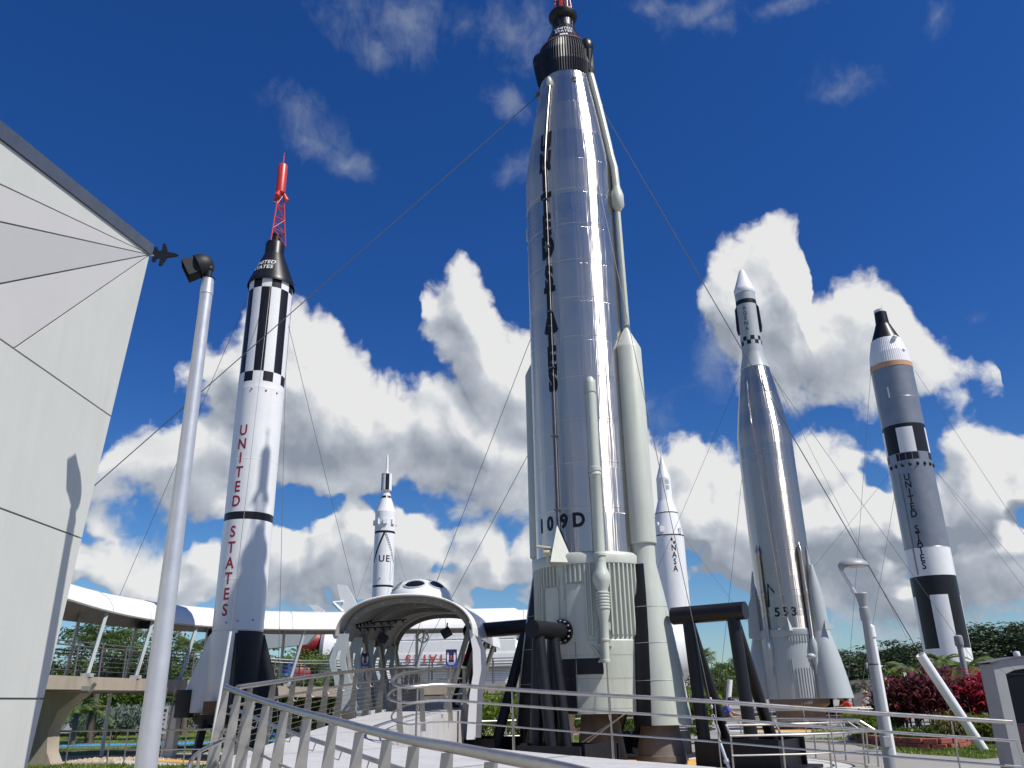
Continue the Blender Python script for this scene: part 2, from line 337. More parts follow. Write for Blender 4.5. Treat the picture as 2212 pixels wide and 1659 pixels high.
    while z>3.75: pr+=[(.19,z-.02),(.19,z-.05),(.165,z-.07)]; z-=.075
    pr+=[(.17,3.7),(.12,3.5),(.115,3.05),(.125,3.04),(.125,3.0),(.105,2.98),(.10,2.55),(.12,2.54),(.12,2.48)]
    m=MB(); m.lathe(pr,(c.x,c.y),24); obj('elbow_pipe',m,M_grn,t)
    m=MB()
    for z in (3.3,2.9): m.box(pol(A,1.64,azp,z),(.34,.12,.05)); m.box(pol(A,1.60,azp-.06,z-.1),(.05,.14,.34)); m.box(pol(A,1.6,azp+.1,z+.05),(.05,.12,.2))
    m.tube(pol(A,1.6,azp-.2,2.9),pol(A,1.66,azp-.02,2.5),.03); m.tube(pol(A,1.6,azp-.1,2.5),pol(A,1.68,azp-.02,2.65),.03); obj('pipe_bracket',m,M_grn,t)
    # --- cable duct with its lettering
    m=MB()
    for da in (-.022,.022):
        pts=[pol(A,1.56,azd+da,z) for z in (6.0,9,12,15,17.6)]+[pol(A,r+.05,azd+da*1.3,z) for r,z in shoulder[1:8]]; m.path(pts,.026,8)
    for z in (8.54,6.45,10.6,12.4,14.6,16.3): patch(m,A,1.525,azd-.06,azd+.06,z-.02,z+.02,.085,.08)
    du=obj('cable_duct',m,mat('duct_metal',(.30,.29,.28),.42,metal=.9,var=.15),t)
    m=MB(); m.ellip(pol(A,shoulder[7][0]+.06,azd,shoulder[7][1]+.05),(.10,.10,.22),12,8); obj('duct_cap',m,M_grn,t)
    m=MB(); zs=[18.0,17.2,16.35,15.6,14.85,14.1,12.95,12.1,11.35,10.6,9.9]
    zs=[18.35,17.35,16.45,15.75,14.85,14.0,12.9,12.1,11.25,10.55,9.8,9.1]
    word='UNITEDSTATES'; top=[18.55,17.75,16.99,16.15,15.38,14.6,13.55,12.85,12.15,11.5,10.9,10.25]
    for ch,z in zip(word,top): wrap(m,ch,1.0,A,azd,z,rt,.014,.055,.60); wrap(m,ch,1.0,A,azd,z,rt,.085 if z>17.3 else .075,.055,.60,clip=.07)
    obj('lettering',m,M_blkm,t)
    for ch,dx in (('1',-1.38),('0',-1.16),('9',-.80),('D',-.41)): m=MB(); wrap(m,ch,.52,A,-math.acos(dx/1.53),6.12,1.525,.008,.022,.9); obj('lettering',m,M_blkm,t)
    # pyramid fairing at the foot of the duct
    m=MB(); top=pol(A,1.6,azd,6.02); b1=pol(A,1.54,azd-.24,5.0); b2=pol(A,1.54,azd+.26,5.0); ap=pol(A,2.02,azd+.02,5.0)
    m.poly([top,b1,ap]); m.poly([top,ap,b2]); m.poly([b1,b2,ap]); obj('pyramid_fairing',m,M_grn,t,smooth=False)
    m=MB(); p0=pol(A,1.62,azd-.02,4.95); m.prism([p0,p0+Vector((.16,-.05,0)),p0+Vector((.14,-.06,-.9)),p0+Vector((.08,0,-.75))],(.02,.05,0)); obj('strake',m,M_grn,t,smooth=False)
    # --- capsule and adapter
    pr=[(.935,21.68),(1.0,22.2),(1.0,22.75),(.90,23.16)]; n=72; rows=[]
    for r,z in pr: rows.append([(A[0]+(r+(.018 if j%2 else -.01))*cos(2*pi*j/(2*n)),A[1]+(r+(.018 if j%2 else -.01))*sin(2*pi*j/(2*n)),z) for j in range(2*n)])
    m=MB(); m.grid(rows,True); obj('ribbed_adapter',m,M_blk,t,angle=5)
    for a in (-38,172):
        m=MB(); c=pol(A,.90,R(a),22.95); m.ellip(c,(.26,.26,.36),18,12); m.path([pol(A,.98,R(a),22.75),pol(A,.95,R(a),21.9)],[.16,.06],10); obj('clamp_fairing',m,M_blk,t)
    m=MB(); m.lathe([(.88,23.13),(.92,23.17),(.88,23.23),(.80,23.26)],A,60); obj('red_ring',m,mat('faded_red',(.25,.08,.07),.5),t)
    cap=[(.80,23.25),(.39,24.22),(.37,24.28),(.37,24.70)]; rc=rfn(cap); n=24; rows=[]
    fine=[(rc(z),z) for z in (23.25,23.5,23.75,24.0,24.22,24.28,24.7)]
    m=MB(); m.lathe(fine,A,48)
    for k in range(16):
        a=2*pi*k/16; m.path([pol(A,rc(z)+.004,a,z) for z in (23.3,23.8,24.2,24.68)],.008,5)
    for z in (23.55,23.9): m.path([pol(A,rc(z)+.003,2*pi*k/40,z) for k in range(41)],.008,5)
    capo=obj('capsule',m,mat('capsule_shingle',(.020,.021,.023),.33,metal=.4,var=.3,vscale=9),t)
    m=MB(); wrap(m,'UNITED',.21,A,R(-95),23.87,rc,.012,.004,.9); obj('lettering',m,M_white,capo); m=MB(); wrap(m,'STATES',.21,A,R(-95),23.65,rc,.012,.004,.9); obj('lettering',m,M_white,capo)
    m=MB(); patch(m,A,rc,R(-106),R(-84),23.37,23.48,.008); obj('flag_patch',m,M_white,capo)
    m=MB(); m.lathe([(.37,24.66),(.47,24.72),(.52,24.84),(.52,24.92),(.45,24.97),(.30,24.97)],A,48); obj('collar',m,M_blk,t)
    m=MB(); rows=[]
    for z in (24.95,25.7): rows.append([(A[0]+(.215 if j%2 else .19)*cos(2*pi*j/48),A[1]+(.215 if j%2 else .19)*sin(2*pi*j/48),z) for j in range(48)])
    m.grid(rows,True); m.face([48+j for j in range(48)]); obj('antenna_canister',m,mat('dark_grey_metal',(.10,.10,.11),.4,metal=.5),t,angle=5)
    lattice(t,A,24.95,.40,27.3,.17,28.75,.20,29.6,1.0)
    return t
def lattice(t,c,z0,r0,z1,r1,z2,rm,z3,k):
    tw=MB(); az=[R(-100),R(20),R(140)]; n=4; lev=[z0+(z1-z0)*(1-(1-i/n)**1.0) for i in range(n+1)]; rr=lambda z:r0+(r1-r0)*(z-z0)/(z1-z0); th=.030*k
    for a in az: tw.tube(pol(c,rr(z0),a,z0),pol(c,rr(z1),a,z1),th,n=8)
    for i in range(n):
        for q in range(3):
            a,b=az[q],az[(q+1)%3]
            tw.tube(pol(c,rr(lev[i+1]),a,lev[i+1]),pol(c,rr(lev[i+1]),b,lev[i+1]),th*.7,n=6)
            s=(lev[i],lev[i+1]) if i%2 else (lev[i+1],lev[i]); tw.tube(pol(c,rr(s[0]),a,s[0]),pol(c,rr(s[1]),b,s[1]),th*.7,n=6)
    if k==1.0:
        for a in az: tw.box(pol(c,r0+.03,a,z0+.12),(.12,.12,.3),a)
    o=obj('escape_tower',tw,M_red,t)
    m=MB(); m.lathe([(.02,z1-.05),(rm*.5,z1-.02),(rm,z1+.08),(rm,z2-.05),(rm*.9,z2),(rm*.35,z2+.02),(.03,z2+.05),(.025,z3-.08),(.05,z3-.06),(.05,z3-.02),(.0,z3)],c,24)
    for a in az:
        d=Vector((cos(a),sin(a),0)); p=Vector((c[0],c[1],z1+.12))+d*rm*.6; m.tube(p,p+d*rm*.75+Vector((0,0,-.38)),rm*.3,rm*.62,12)
    obj('escape_motor',m,M_red,t)
rocket_a=steel_rocket()
# ------------------------------------------------------------------ black A-frame stands round it
def trestle(label,az,z,r0,r1,tall):
    o=Vector((cos(az),sin(az),0)); p=Vector((cos(az+pi/2),sin(az+pi/2),0)); c0=Vector((A[0],A[1],0)); base=c0+o*(r0+r1)/2
    t=thing('support_stand',label,'stand',(base.x,base.y,.02),'black tubular stands around the steel rocket')
    m=MB(); m.tube(c0+o*r0+Vector((0,0,z)),c0+o*r1+Vector((0,0,z)),.215,n=28); obj('beam',m,M_blk,t,bevel=0)
    if not tall:
        m=MB(); m.tube(c0+o*(r0-.10)+Vector((0,0,z)),c0+o*(r0-.02)+Vector((0,0,z)),.31,n=28); fl=obj('flange',m,M_blk,t)
        m=MB()
        for k in range(12):
            q=c0+o*(r0+.0)+Vector((0,0,z))+p*(.265*cos(k*pi/6))+Vector((0,0,.265*sin(k*pi/6))); m.tube(q-o*.03,q+o*.03,.022,n=6)
        obj('bolt',m,M_pole,fl)
    L_=r1-r0
    for d in ((r0+.42,r1-.34) if L_>1.6 else (r0+.35,r1-.28)):
        for spl in ((-.08,1.35) if tall else (-.06,.42)):
            top=c0+o*d+Vector((0,0,z-.1)); bot=c0+o*(d+.18)+p*spl+Vector((0,0,.28))
            m=MB(); m.tube(top,bot,.14 if spl>0 else .155,n=20); obj('leg',m,M_blk,t)
    m=MB(); M_=Matrix.Rotation(az,3,'Z')
    mid=c0+o*((r0+r1)/2+(.45 if tall else .2))+p*.62
    m.box(mid+Vector((0,0,.05)),(L_+.6,2.5,.08),M=M_)
    for s in (-.22,1.5):
        q=c0+o*((r0+r1)/2+(.45 if tall else .2))+p*s; m.box(q+Vector((0,0,.40)),(L_+.1,.06,.62),M=M_)
    for e in (r0-.05,r1+.35):
        q=c0+o*e+p*.62; m.box(q+Vector((0,0,.38)),(.06,1.72,.58),M=M_) if tall==0 or e>r0 else None
    obj('base_frame',m,M_blkm,t,smooth=False)
    return t
trestle('black pipe stand with a long level beam, standing right of the tallest rocket',R(-36.5),3.59,2.35,4.30,1)
trestle('black pipe stand with a bolted round flange, in front of the tallest rocket',R(-126.5),3.27,1.68,2.95,0)
trestle('black pipe stand left of the steel rocket, just beside the white arched shelter',R(143.5),3.62,1.9,4.5,1)
trestle('black pipe stand half hidden behind the steel rocket',R(53.5),3.6,2.35,4.3,1)
# camera housing on the rocket's collar
q=pol(A,1.72,R(-136),5.1)
t=thing('security_camera','cream security camera bracketed to the collar of the steel rocket','camera',q)
m=MB(); m.tube(q+Vector((-.12,-.08,.20)),q+Vector((.30,-.16,.14)),.085,n=16); obj('housing',m,M_cream,t)
m=MB(); m.tube(q+Vector((.27,-.155,.145)),q+Vector((.315,-.165,.138)),.07,n=16); obj('lens',m,M_glass,t)
m=MB(); m.box(q+Vector((-.12,-.08,.33)),(.42,.20,.05),M=Matrix.Rotation(.15,3,'Y')); obj('sun_shield',m,M_cream,t,bevel=.01)
m=MB(); m.tube(q+Vector((0,-.06,-.18)),q+Vector((0,-.06,.1)),.06,n=12); m.tube(q+Vector((0,-.06,0)),q+Vector((.05,.18,-.1)),.035); obj('bracket',m,M_cream,t)
# ================================================================== WHITE ROCKET WITH RED TOWER
B=(-10.1,31.0)
def white_rocket():
    t=thing('white_rocket','white rocket with red escape tower, black stripes and red UNITED STATES lettering','rocket',(B[0],B[1],1.2))
    ph=R(-71); st=2*pi/14
    def mf(a,z):
        k=int(math.floor((a-ph)/st))%2
        if 14.0<z<17.73: return 1 if k==1 else 0
        if z>=17.73 or 13.58<z<14.0: return 0 if k==1 else 1
        if 8.09<z<8.38: return 1
        return 0
    pr=[(.87,4.12),(.87,4.16),(.893,4.17),(.893,5.9),(.898,5.91),(.893,5.93),(.893,8.09),(.893,8.38),(.893,10.4),(.898,10.41),(.893,10.43),(.893,13.3),(.897,13.31),(.893,13.33),(.893,13.58),(.893,14.0),(.893,15.9),(.893,17.73),(.893,18.13),(.7,18.14)]
    m=MB(); off=ph%(2*pi/112); m.lathe(pr,B,112,off,off+2*pi,mf=mf); obj('body',m,[M_white,M_blk],t,angle=12)
    def tail(a,z): 
        a=(a+pi)%(2*pi)-pi; return 1 if R(-72)<a<R(18) or (R(108)<a or a<R(-162)) else 0
    m=MB(); m.lathe([(.90,1.35),(.90,4.12),(.86,4.14)],B,80,R(-72),R(-72)+2*pi,mf=tail); obj('tail_section',m,[M_white,M_blkm],t)
    for k,a in enumerate((R(-162),R(-72),R(18),R(108))):
        d=Vector((cos(a),sin(a),0)); n=Vector((-sin(a),cos(a),0)); c=Vector((B[0],B[1],0))
        pts=[c+d*.85+Vector((0,0,4.05)),c+d*.95+Vector((0,0,4.05)),c+d*1.55+Vector((0,0,2.2)),c+d*1.72+Vector((0,0,1.45)),c+d*.85+Vector((0,0,1.45))]
        m=MB(); b=[p+n*.13 for p in pts[:1]]
        base=[pts[0]+n*.16,pts[0]-n*.16,pts[4]-n*.2,pts[4]+n*.2]; edge=[pts[1],pts[2],pts[3]]
        m.poly([base[0],edge[0],edge[1],edge[2],base[3]]); m.poly([base[1],edge[0],edge[1],edge[2],base[2]]); m.poly([base[3],edge[2],base[2]]); m.poly([base[0],edge[0],base[1]])
        obj('fin',m,M_white if k in(0,) else M_blkm,t,smooth=False)
    m=MB()
    for ch,z in zip('UNITED',(11.55,11.0,10.45,9.9,9.33,8.78)): wrap(m,ch,.58,B,R(-72-35),z,.893,.005,.012,.85)
    obj('lettering',m,M_redletter,t); m=MB()
    for ch,z in zip('STATES',(7.64,7.06,6.5,5.95,5.40,4.84)): wrap(m,ch,.58,B,R(-72-35),z,.893,.005,.012,.85)
    obj('lettering',m,M_redletter,t)
    cp=[(.97,18.08),(.97,18.16),(.93,18.3),(.43,19.62),(.40,19.7),(.40,20.18),(.36,20.26),(.2,20.3),(.19,20.7),(.1,20.72)]
    m=MB(); m.lathe(cp,B,56); co=obj('capsule',m,M_blk,t); rc=rfn(cp)
    m=MB(); wrap(m,'UNITED',.28,B,R(-106),19.0,rc,.012,.004); obj('lettering',m,M_white,co); m=MB(); wrap(m,'STATES',.28,B,R(-106),18.72,rc,.012,.004); obj('lettering',m,M_white,co)
    lattice(t,B,20.2,.42,22.75,.15,24.3,.21,24.95,1.02)
    m=MB()
    for a,z in ((-60,13.2),(-95,13.25),(-30,13.2),(-75,4.45),(-40,4.5),(-100,4.4)): m.ellip(pol(B,.90,R(a),z),(.045,.045,.045),8,6)
    obj('fitting',m,M_ltgrey,t)
    m=MB(); m.lathe([(.5,1.4),(.55,.95),(.3,.95)],B,24); obj('engine_bell',m,M_orange,t)
    return t
white_rocket()
t=thing('launch_stand','black steel stand with braced legs under the white rocket','stand',(B[0],B[1],0))
m=MB(); m.lathe([(.7,1.08),(1.15,1.08),(1.15,1.38),(.7,1.38)],B,24); obj('ring',m,M_blkm,t)
for k in range(4):
    a=R(-72+45+90*k); p=pol(B,1.15,a,1.2); q=pol(B,1.4,a,.03); m=MB(); m.tube(p,q,.13,n=4); obj('leg',m,M_blkm,t,smooth=False)
m=MB()
for k in range(4):
    a=R(-72+45+90*k); b=R(-72+135+90*k); m.tube(pol(B,1.2,a,1.1),pol(B,1.35,b,.15),.07,n=4); m.tube(pol(B,1.35,a,.15),pol(B,1.2,b,1.1),.07,n=4)
m.box((B[0]-1.5,B[1]-.3,1.75),(.5,.5,.9)); obj('brace',m,M_blkm,t,smooth=False)
m=MB(); m.box((B[0]-.35,B[1]-1.0,1.6),(.5,.1,.42)); obj('deflector_box',m,mat('rusty_brown',(.15,.085,.045),.8),t,smooth=False)
# ================================================================== SMALL ROCKET "UE"
J=(-11.4,72.0)
t=thing('small_white_rocket','small white rocket with black chevron and the letters UE, rising behind the arched shelter','rocket',(J[0],J[1],0))
m=MB()
def mfj(a,z): return 1 if (15.42<z<15.62 or 10.82<z<11.0) else 0
prj=[(.89,1.),(.89,8),(.89,10.82),(.89,11.0),(.89,13),(.89,15.42),(.89,15.62),(.89,17.35)]
m.lathe(prj,J,56,mf=mfj); obj('body',m,[M_white,M_blk],t)
m=MB(); cj=[(.89,17.35),(.42,18.75),(.40,19.0),(.3,19.05),(.3,19.3)]; m.lathe(cj,J,40); obj('nose_cone',m,M_white,t); rj=rfn(cj)
m=MB()
for k in range(6): patch(m,J,rj,R(-100+60*k-26),R(-100+60*k+20),18.6,18.8,.015)
obj('black_marking',m,M_blk,t)
m=MB(); m.lathe([(.3,19.28),(.47,19.32),(.47,20.78),(.49,20.8),(.49,20.86),(.12,20.95)],J,42,mf=lambda a,z:1 if (a%R(90))<R(40) and 19.32<z<20.78 else 0); obj('spin_tub',m,[M_white,M_blk],t)
m=MB(); m.lathe([(.16,20.9),(.11,21.1),(.10,22.3),(.02,22.75)],J,16); obj('needle',m,M_white,t)
for k in range(8): m=MB(); a=R(-81+45*k); m.box(pol(J,.93,a,16.4),(.22,.34,.42),a); obj('fin_box',m,M_white,t,smooth=False)
m=MB(); va=R(-81)
for s in (-1,1):
    rows=[]
    for i in range(13):
        f=i/12; z=15.42-2.5*f; a=va+s*(.04+1.15*f); rows.append([pol(J,.895,a-.10,z),pol(J,.895,a+.10,z)])
    m.grid(rows)
obj('chevron',m,M_blk,t)
m=MB(); wrap(m,'U',.78,J,va-.22,13.2,.89,.006,.015); wrap(m,'E',.78,J,va+.40,13.2,.89,.006,.015); obj('lettering',m,M_blk,t)
m=MB(); m.path([pol(J,.90,va+.75,13.8),pol(J,.90,va+.68,11.4)],.025,6); m.ellip(pol(J,.9,va-.3,11.6),(.07,.07,.07),8,6); obj('cable_run',m,M_ltgrey,t)
# ================================================================== WHITE NEEDLE-NOSED ROCKET "NASA"
D=(12.63,68.0)
t=thing('needle_nosed_rocket','white needle-nosed rocket with NASA lettering, half behind the steel rocket','rocket',(D[0],D[1],0))
pd=[(1.26,.8),(1.26,6),(1.26,13.92)]; m=MB(); m.lathe(pd,D,56); obj('body',m,M_white,t)
pd2=[(1.26,13.92),(1.28,13.93),(1.28,14.02),(1.24,14.04),(.95,15.82),(.96,15.84),(.96,15.92),(.93,15.94),(.66,16.9),(.62,17.0),(.60,18.9)]
m=MB(); m.lathe(pd2,D,48,mf=lambda a,z:1 if (13.93<z<14.02 or 15.83<z<15.93) else 0); obj('upper_stage',m,[M_white,M_blk],t)
m=MB(); m.lathe([(.60,18.9),(.30,19.9),(.10,20.7),(.04,21.0),(.02,21.9)],D,32); obj('nose_cone',m,M_white,t)
vd=R(-100); m=MB()
for ch,z in zip('NASA',(12.9,12.34,11.8,11.25)): wrap(m,ch,.66,D,vd+.28,z,1.26,.008,.015,.8)
obj('lettering',m,M_blk,t)
m=MB(); patch(m,D,1.26,vd+.14,vd+.25,13.45,13.68,.006); patch(m,D,1.26,vd+.27,vd+.40,13.2,13.42,.006); obj('checker_mark',m,M_blk,t)
m=MB(); patch(m,D,.60,vd+.25,vd+.75,18.35,18.7,.02); patch(m,D,.60,vd+.25,vd+.75,17.85,18.2,.02); obj('vent_panel',m,M_ltgrey,t)
m=MB(); m.box(pol(D,1.22,vd-.42,14.45),(.3,.25,.45)); m.box(pol(D,1.2,vd+.9,14.3),(.2,.3,.5)); m.ellip(pol(D,1.12,vd-.75,14.9),(.12,.12,.2)); obj('equipment_box',m,M_white,t,smooth=False)
# ================================================================== STEEL ROCKET 553
G=(14.6,46.0)
def agena():
    t=thing('long_nosed_steel_rocket','dull steel rocket numbered 553 with slim white AGENA upper stage','rocket',(G[0],G[1],1.3)); v=R(-107.6)
    sh=[(1.525,15.3),(1.50,15.8),(1.38,16.6),(1.20,17.8),(1.0,19.0),(.83,19.9)]
    m=MB(); m.lathe(rings(4.75,15.3,1.05,1.525)+sh[1:],G,84); obj('tank',m,M_steel2,t,angle=12); rt=rfn([(1.525,4)]+sh)
    m=MB(); m.lathe([(.84,19.86),(.86,19.9),(.84,19.98),(.63,20.85),(.63,20.95),(.61,21.35),(.61,22.0),(.61,24.15),(.61,24.42),(.61,24.95),(.56,25.0)],G,60,mf=None); obj('upper_stage',m,M_ltgrey,t)
    m=MB(); patch(m,G,.61,0,2*pi,24.13,24.42,.005,n=60); obj('black_band',m,M_blk,t)
    m=MB(); 
    for r_ in range(2):
        for k in range(16):
            if (k+r_)%2: patch(m,G,.61,v+k*pi/8,v+(k+1)*pi/8,21.4+.27*r_,21.67+.27*r_,.005)
    obj('checker_band',m,M_blk,t)
    m=MB(); m.lathe([(.62,24.93),(.64,25.0),(.64,25.25),(.61,25.3),(.20,26.5),(.12,26.66),(.001,26.7)],G,48); obj('nose_cone',m,M_white,t)
    for a in (v+R(78),v-R(84)):
        m=MB(); d=Vector((cos(a),sin(a),0)); n=Vector((-sin(a),cos(a),0)); c=Vector((G[0],G[1],0))
        pts=[c+d*.58+Vector((0,0,24.2)),c+d*.72+Vector((0,0,23.95)),c+d*.76+Vector((0,0,22.6)),c+d*.70+Vector((0,0,22.25)),c+d*.58+Vector((0,0,22.3))]
        m.prism([p-n*.11 for p in pts],n*.22); obj('black_fairing',m,M_blk,t,smooth=False,bevel=.02)
    m=MB()
    for ch,z in zip('AGENA',(23.8,23.45,23.12,22.77,22.42)): wrap(m,ch,.36,G,v-.22,z,.61,.006,.008)
    obj('lettering',m,mat('grey_letter',(.09,.11,.12),.5),t)
    m=MB()
    for k in range(60):
        a=2*pi*k/60
    m.lathe([(1.53,1.45),(1.53,4.5),(1.56,4.52),(1.58,4.56),(1.58,4.84),(1.53,4.9)],G,72)
    for k in range(9):
        a=v+R(-8+5.2*k); 
        patch(m,G,1.53,a-R(1.2),a+R(1.2),4.22,4.5,.05,.05,n=1)
    for k in range(8):
        a=v+R(4+5.0*k); patch(m,G,1.53,a-R(1.3),a+R(1.3),1.5,2.95,.05,.05,n=1)
    for a,z0,z1 in ((-6,2.4,3.4),(-3,2.4,3.4),(-40,1.5,4.5),(46,1.5,4.5)): patch(m,G,1.53,v+R(a)-.012,v+R(a)+.012,z0,z1,.06,.06,n=1)
    obj('base_skirt',m,M_ltgrey,t)
    az=v+R(66)
    for a in (az,az+pi):
        u=Vector((cos(a),sin(a),0)); c0=pol(G,1.66,a,0)
        m=MB(); m.lathe([(.01,9.2),(.10,8.2),(.14,8.0),(.14,7.6)],(pol(G,1.56,a,0).x,pol(G,1.56,a,0).y),16)
        m.lathe([(.10,8.15),(.30,7.1),(.42,6.2),(.46,5.2),(.46,4.7)],(c0.x,c0.y),28); obj('side_pod',m,M_ltgrey,t)
        rows=[]
        for z,r,d in ((4.72,.46,1.66),(4.3,.55,1.68),(3.4,.72,1.74),(2.4,.84,1.82),(1.45,.92,1.9)): rows.append([(G[0]+u.x*d+r*cos(2*pi*j/36),G[1]+u.y*d+r*sin(2*pi*j/36),z) for j in range(36)])
        m=MB(); m.grid(rows,True); obj('engine_fairing',m,M_ltgrey,t)
        m=MB(); p=pol(G,2.05,a-.1,4.75); m.poly([p,p+u*.5+Vector((0,0,.05)),p+Vector((0,0,.6))]); m.poly([p+Vector((-.1,-.25,0)),p+u*.5+Vector((0,0,.05)),p+Vector((0,0,.6))]); m.ellip(pol(G,2.2,a-.75,3.45),(.22,.2,.14)); obj('vent_hood',m,M_ltgrey,t,smooth=False)
    for dx in (-44,40):
        a=v+R(dx); c=pol(G,1.64,a,0); m=MB()
        m.lathe([(.01,9.35),(.07,9.1),(.13,9.0),(.15,8.9),(.15,8.75),(.12,8.7),(.12,6.8),(.14,6.78),(.14,6.6),(.12,6.55),(.12,4.3),(.16,4.2),(.17,4.0),(.12,3.9)],(c.x,c.y),16); obj('fuel_line',m,M_steel2,t)
        m=MB(); m.lathe([(.12,4.35),(.19,4.1),(.19,3.7),(.15,3.6),(.15,3.2),(.09,3.0),(.09,2.6)],(c.x,c.y),16); obj('elbow_pipe',m,M_ltgrey,t)
    m=MB(); a=v-.13; m.path([pol(G,1.55,a,5.4),pol(G,1.55,a-.1,10),pol(G,1.55,a-.22,15.3)]+[pol(G,r+.03,a-.22-.25*(z-15.3)/4,z) for r,z in sh[1:5]],.035,8)
    m.path([pol(G,1.535,a+.12,5.),pol(G,1.535,a+.06,10.5)],.02,6); obj('cable_duct',m,M_steel2,t)
    m=MB()
    for ch,dx in (('5',-.34),('5',-.06),('3',.22)): wrap(m,ch,.62,G,v+dx,5.72,1.525,.008,.02)
    obj('lettering',m,M_blkm,t)
    m=MB(); top=pol(G,1.58,v-.03,5.5); b1=pol(G,1.55,v-.16,4.75); b2=pol(G,1.55,v+.12,4.75); ap=pol(G,1.85,v,4.75); m.poly([top,b1,ap]); m.poly([top,ap,b2]); m.poly([b1,b2,ap]); obj('pyramid_fairing',m,M_ltgrey,t,smooth=False)
    a=v-R(88); u=Vector((cos(a),sin(a),0)); n=Vector((-sin(a),cos(a),0)); c=Vector((G[0],G[1],0))
    m=MB(); pts=[c+u*1.5+Vector((0,0,7.3)),c+u*2.05+Vector((0,0,6.1)),c+u*2.15+Vector((0,0,4.55)),c+u*1.5+Vector((0,0,4.4))]; m.prism([p-n*.25 for p in pts],n*.5); obj('equipment_pod',m,M_ltgrey,t,smooth=False,bevel=.04)
    m=MB(); m.path([pol(G,1.57,v-.62,6.0),pol(G,1.57,v-.56,7.2),pol(G,1.57,v-.35,6.7)],.03,6); obj('antenna_hoop',m,M_blkm,t)
agena()
m=MB(); m.lathe([(1.2,0),(1.25,1.0),(1.5,1.2),(1.5,1.46),(.8,1.46)],G,40); tag(setorg(obj('pedestal',m,M_bell)),'dark round pedestal carrying the 553 rocket','pedestal')
# ================================================================== SILVER ROCKET WITH BLACK CAPSULE
T=(30.2,61.0)
def titan():
    t=thing('silver_rocket','silver rocket with black capsule and white panels, at the far right','rocket',(T[0],T[1],3.2)); v=R(-116.3)
    def mf(a,z):
        d=((a-v+pi)%(2*pi))-pi; dg=math.degrees(d)
        if 18.5<z<20.75:
            q=(dg+22.5-2)%90; return 1 if q>45 or z>20.45 else 0
        if 17.9<z<18.45: return 1 if (-35<dg<28) or dg<-62 or dg>62 else 2
        if 9.4<z<11.4: return 0
        if 8.05<z<9.4: return 1
        if 4.46<z<=8.05:
            return 0 if (-16<dg<28) or dg<-62 or dg>78 else 1
        if z<4.46: return 0
        return 2
    pr=[(1.53,3.25),(1.53,4.46),(1.53,8.05),(1.53,9.4),(1.53,11.4),(1.54,11.41),(1.53,11.43),(1.53,17.9),(1.53,18.45),(1.53,18.5),(1.53,20.45),(1.53,20.75),(1.53,22.9),(1.54,22.92),(1.53,22.94),(1.53,25.45)]
    m=MB(); m.lathe(pr,T,80,v-R(22.5)-2*pi/160,v-R(22.5)-2*pi/160+2*pi,mf=mf); obj('body',m,[M_white,M_blk,M_silver],t,angle=12)
    m=MB()
    for k in range(4): a=v+R(-18+17*k-6); patch(m,T,1.53,a-.012,a+.012,17.9,18.45,.008)
    obj('divider_strip',m,M_silver,t)
    m=MB()
    for k in range(16):
        a=v+R(-60+20*k); c=pol(T,1.535,a,17.55); m.ellip(c,(.11,.11,.16),10,6)
    obj('port',m,M_blkm,t)
    m=MB(); m.lathe([(1.535,25.46),(1.555,25.48),(1.555,25.88),(1.53,25.9)],T,60); obj('orange_band',m,M_orange,t)
    rows=[]; n=60
    for r,z in ((1.53,25.88),(1.42,26.9),(1.40,26.92),(1.12,28.1)): rows.append([(T[0]+(r+(.014 if j%2 else 0))*cos(pi*j/n),T[1]+(r+(.014 if j%2 else 0))*sin(pi*j/n),z) for j in range(2*n)])
    m=MB(); m.grid(rows,True); obj('adapter',m,M_white,t,angle=5)
    m=MB(); m.ellip(pol(T,1.3,v+.55,27.9),(.2,.2,.16)); m.ellip(pol(T,1.42,v+.9,26.8),(.14,.14,.14)); m.ellip(pol(T,1.25,v-.4,27.4),(.06,.06,.08)); obj('fitting',m,M_white,t)
    m=MB(); m.lathe([(1.1,28.08),(1.08,28.15),(.62,29.35),(.58,29.5),(.52,29.55),(.46,30.65)],T,48); obj('capsule',m,M_blk,t)
    m=MB(); m.lathe([(.47,30.63),(.47,30.85),(.4,30.9),(.1,30.92)],T,32); m.tube((T[0]+.2,T[1],30.9),(T[0]+.22,T[1],31.3),.02); obj('nose_cap',m,M_white,t)
    m=MB(); lz=[16.6,16.05,15.5,14.95,14.4,13.85,12.75,12.25,11.75,11.2,10.65,10.1]
    for ch,z in zip('UNITEDSTATES',lz): wrap(m,ch,.72,T,v-.26,z,1.53,.008,.016,.88)
    obj('lettering',m,M_blkm,t)
    m=MB()
    for da in (-.62,): patch(m,T,1.53,v+da-.03,v+da+.03,9.5,17.0,.05,.05)
    obj('cable_tunnel',m,M_silver,t); m=MB(); m.box(pol(T,1.57,v-.35,23.3),(.12,.12,.9)); obj('access_box',m,M_silver,t)
    m=MB(); m.lathe([(.6,2.5),(.7,3.3)],T,24); m.lathe([(1.5,3.28),(.2,3.28)],T,32); obj('engine_bell',m,M_bell,t)
titan()
t=thing('launch_stand','dark stand of stout legs holding up the silver rocket behind the red shrubs','stand',(T[0],T[1],0))
for k in range(4): m=MB(); a=R(20+90*k); m.tube(pol(T,1.1,a,0),pol(T,1.1,a,3.3),.22); obj('leg',m,M_bell,t)
m=MB(); m.lathe([(.9,2.6),(1.35,2.6),(1.35,2.95),(.9,2.95)],T,24); obj('ring',m,M_bell,t)
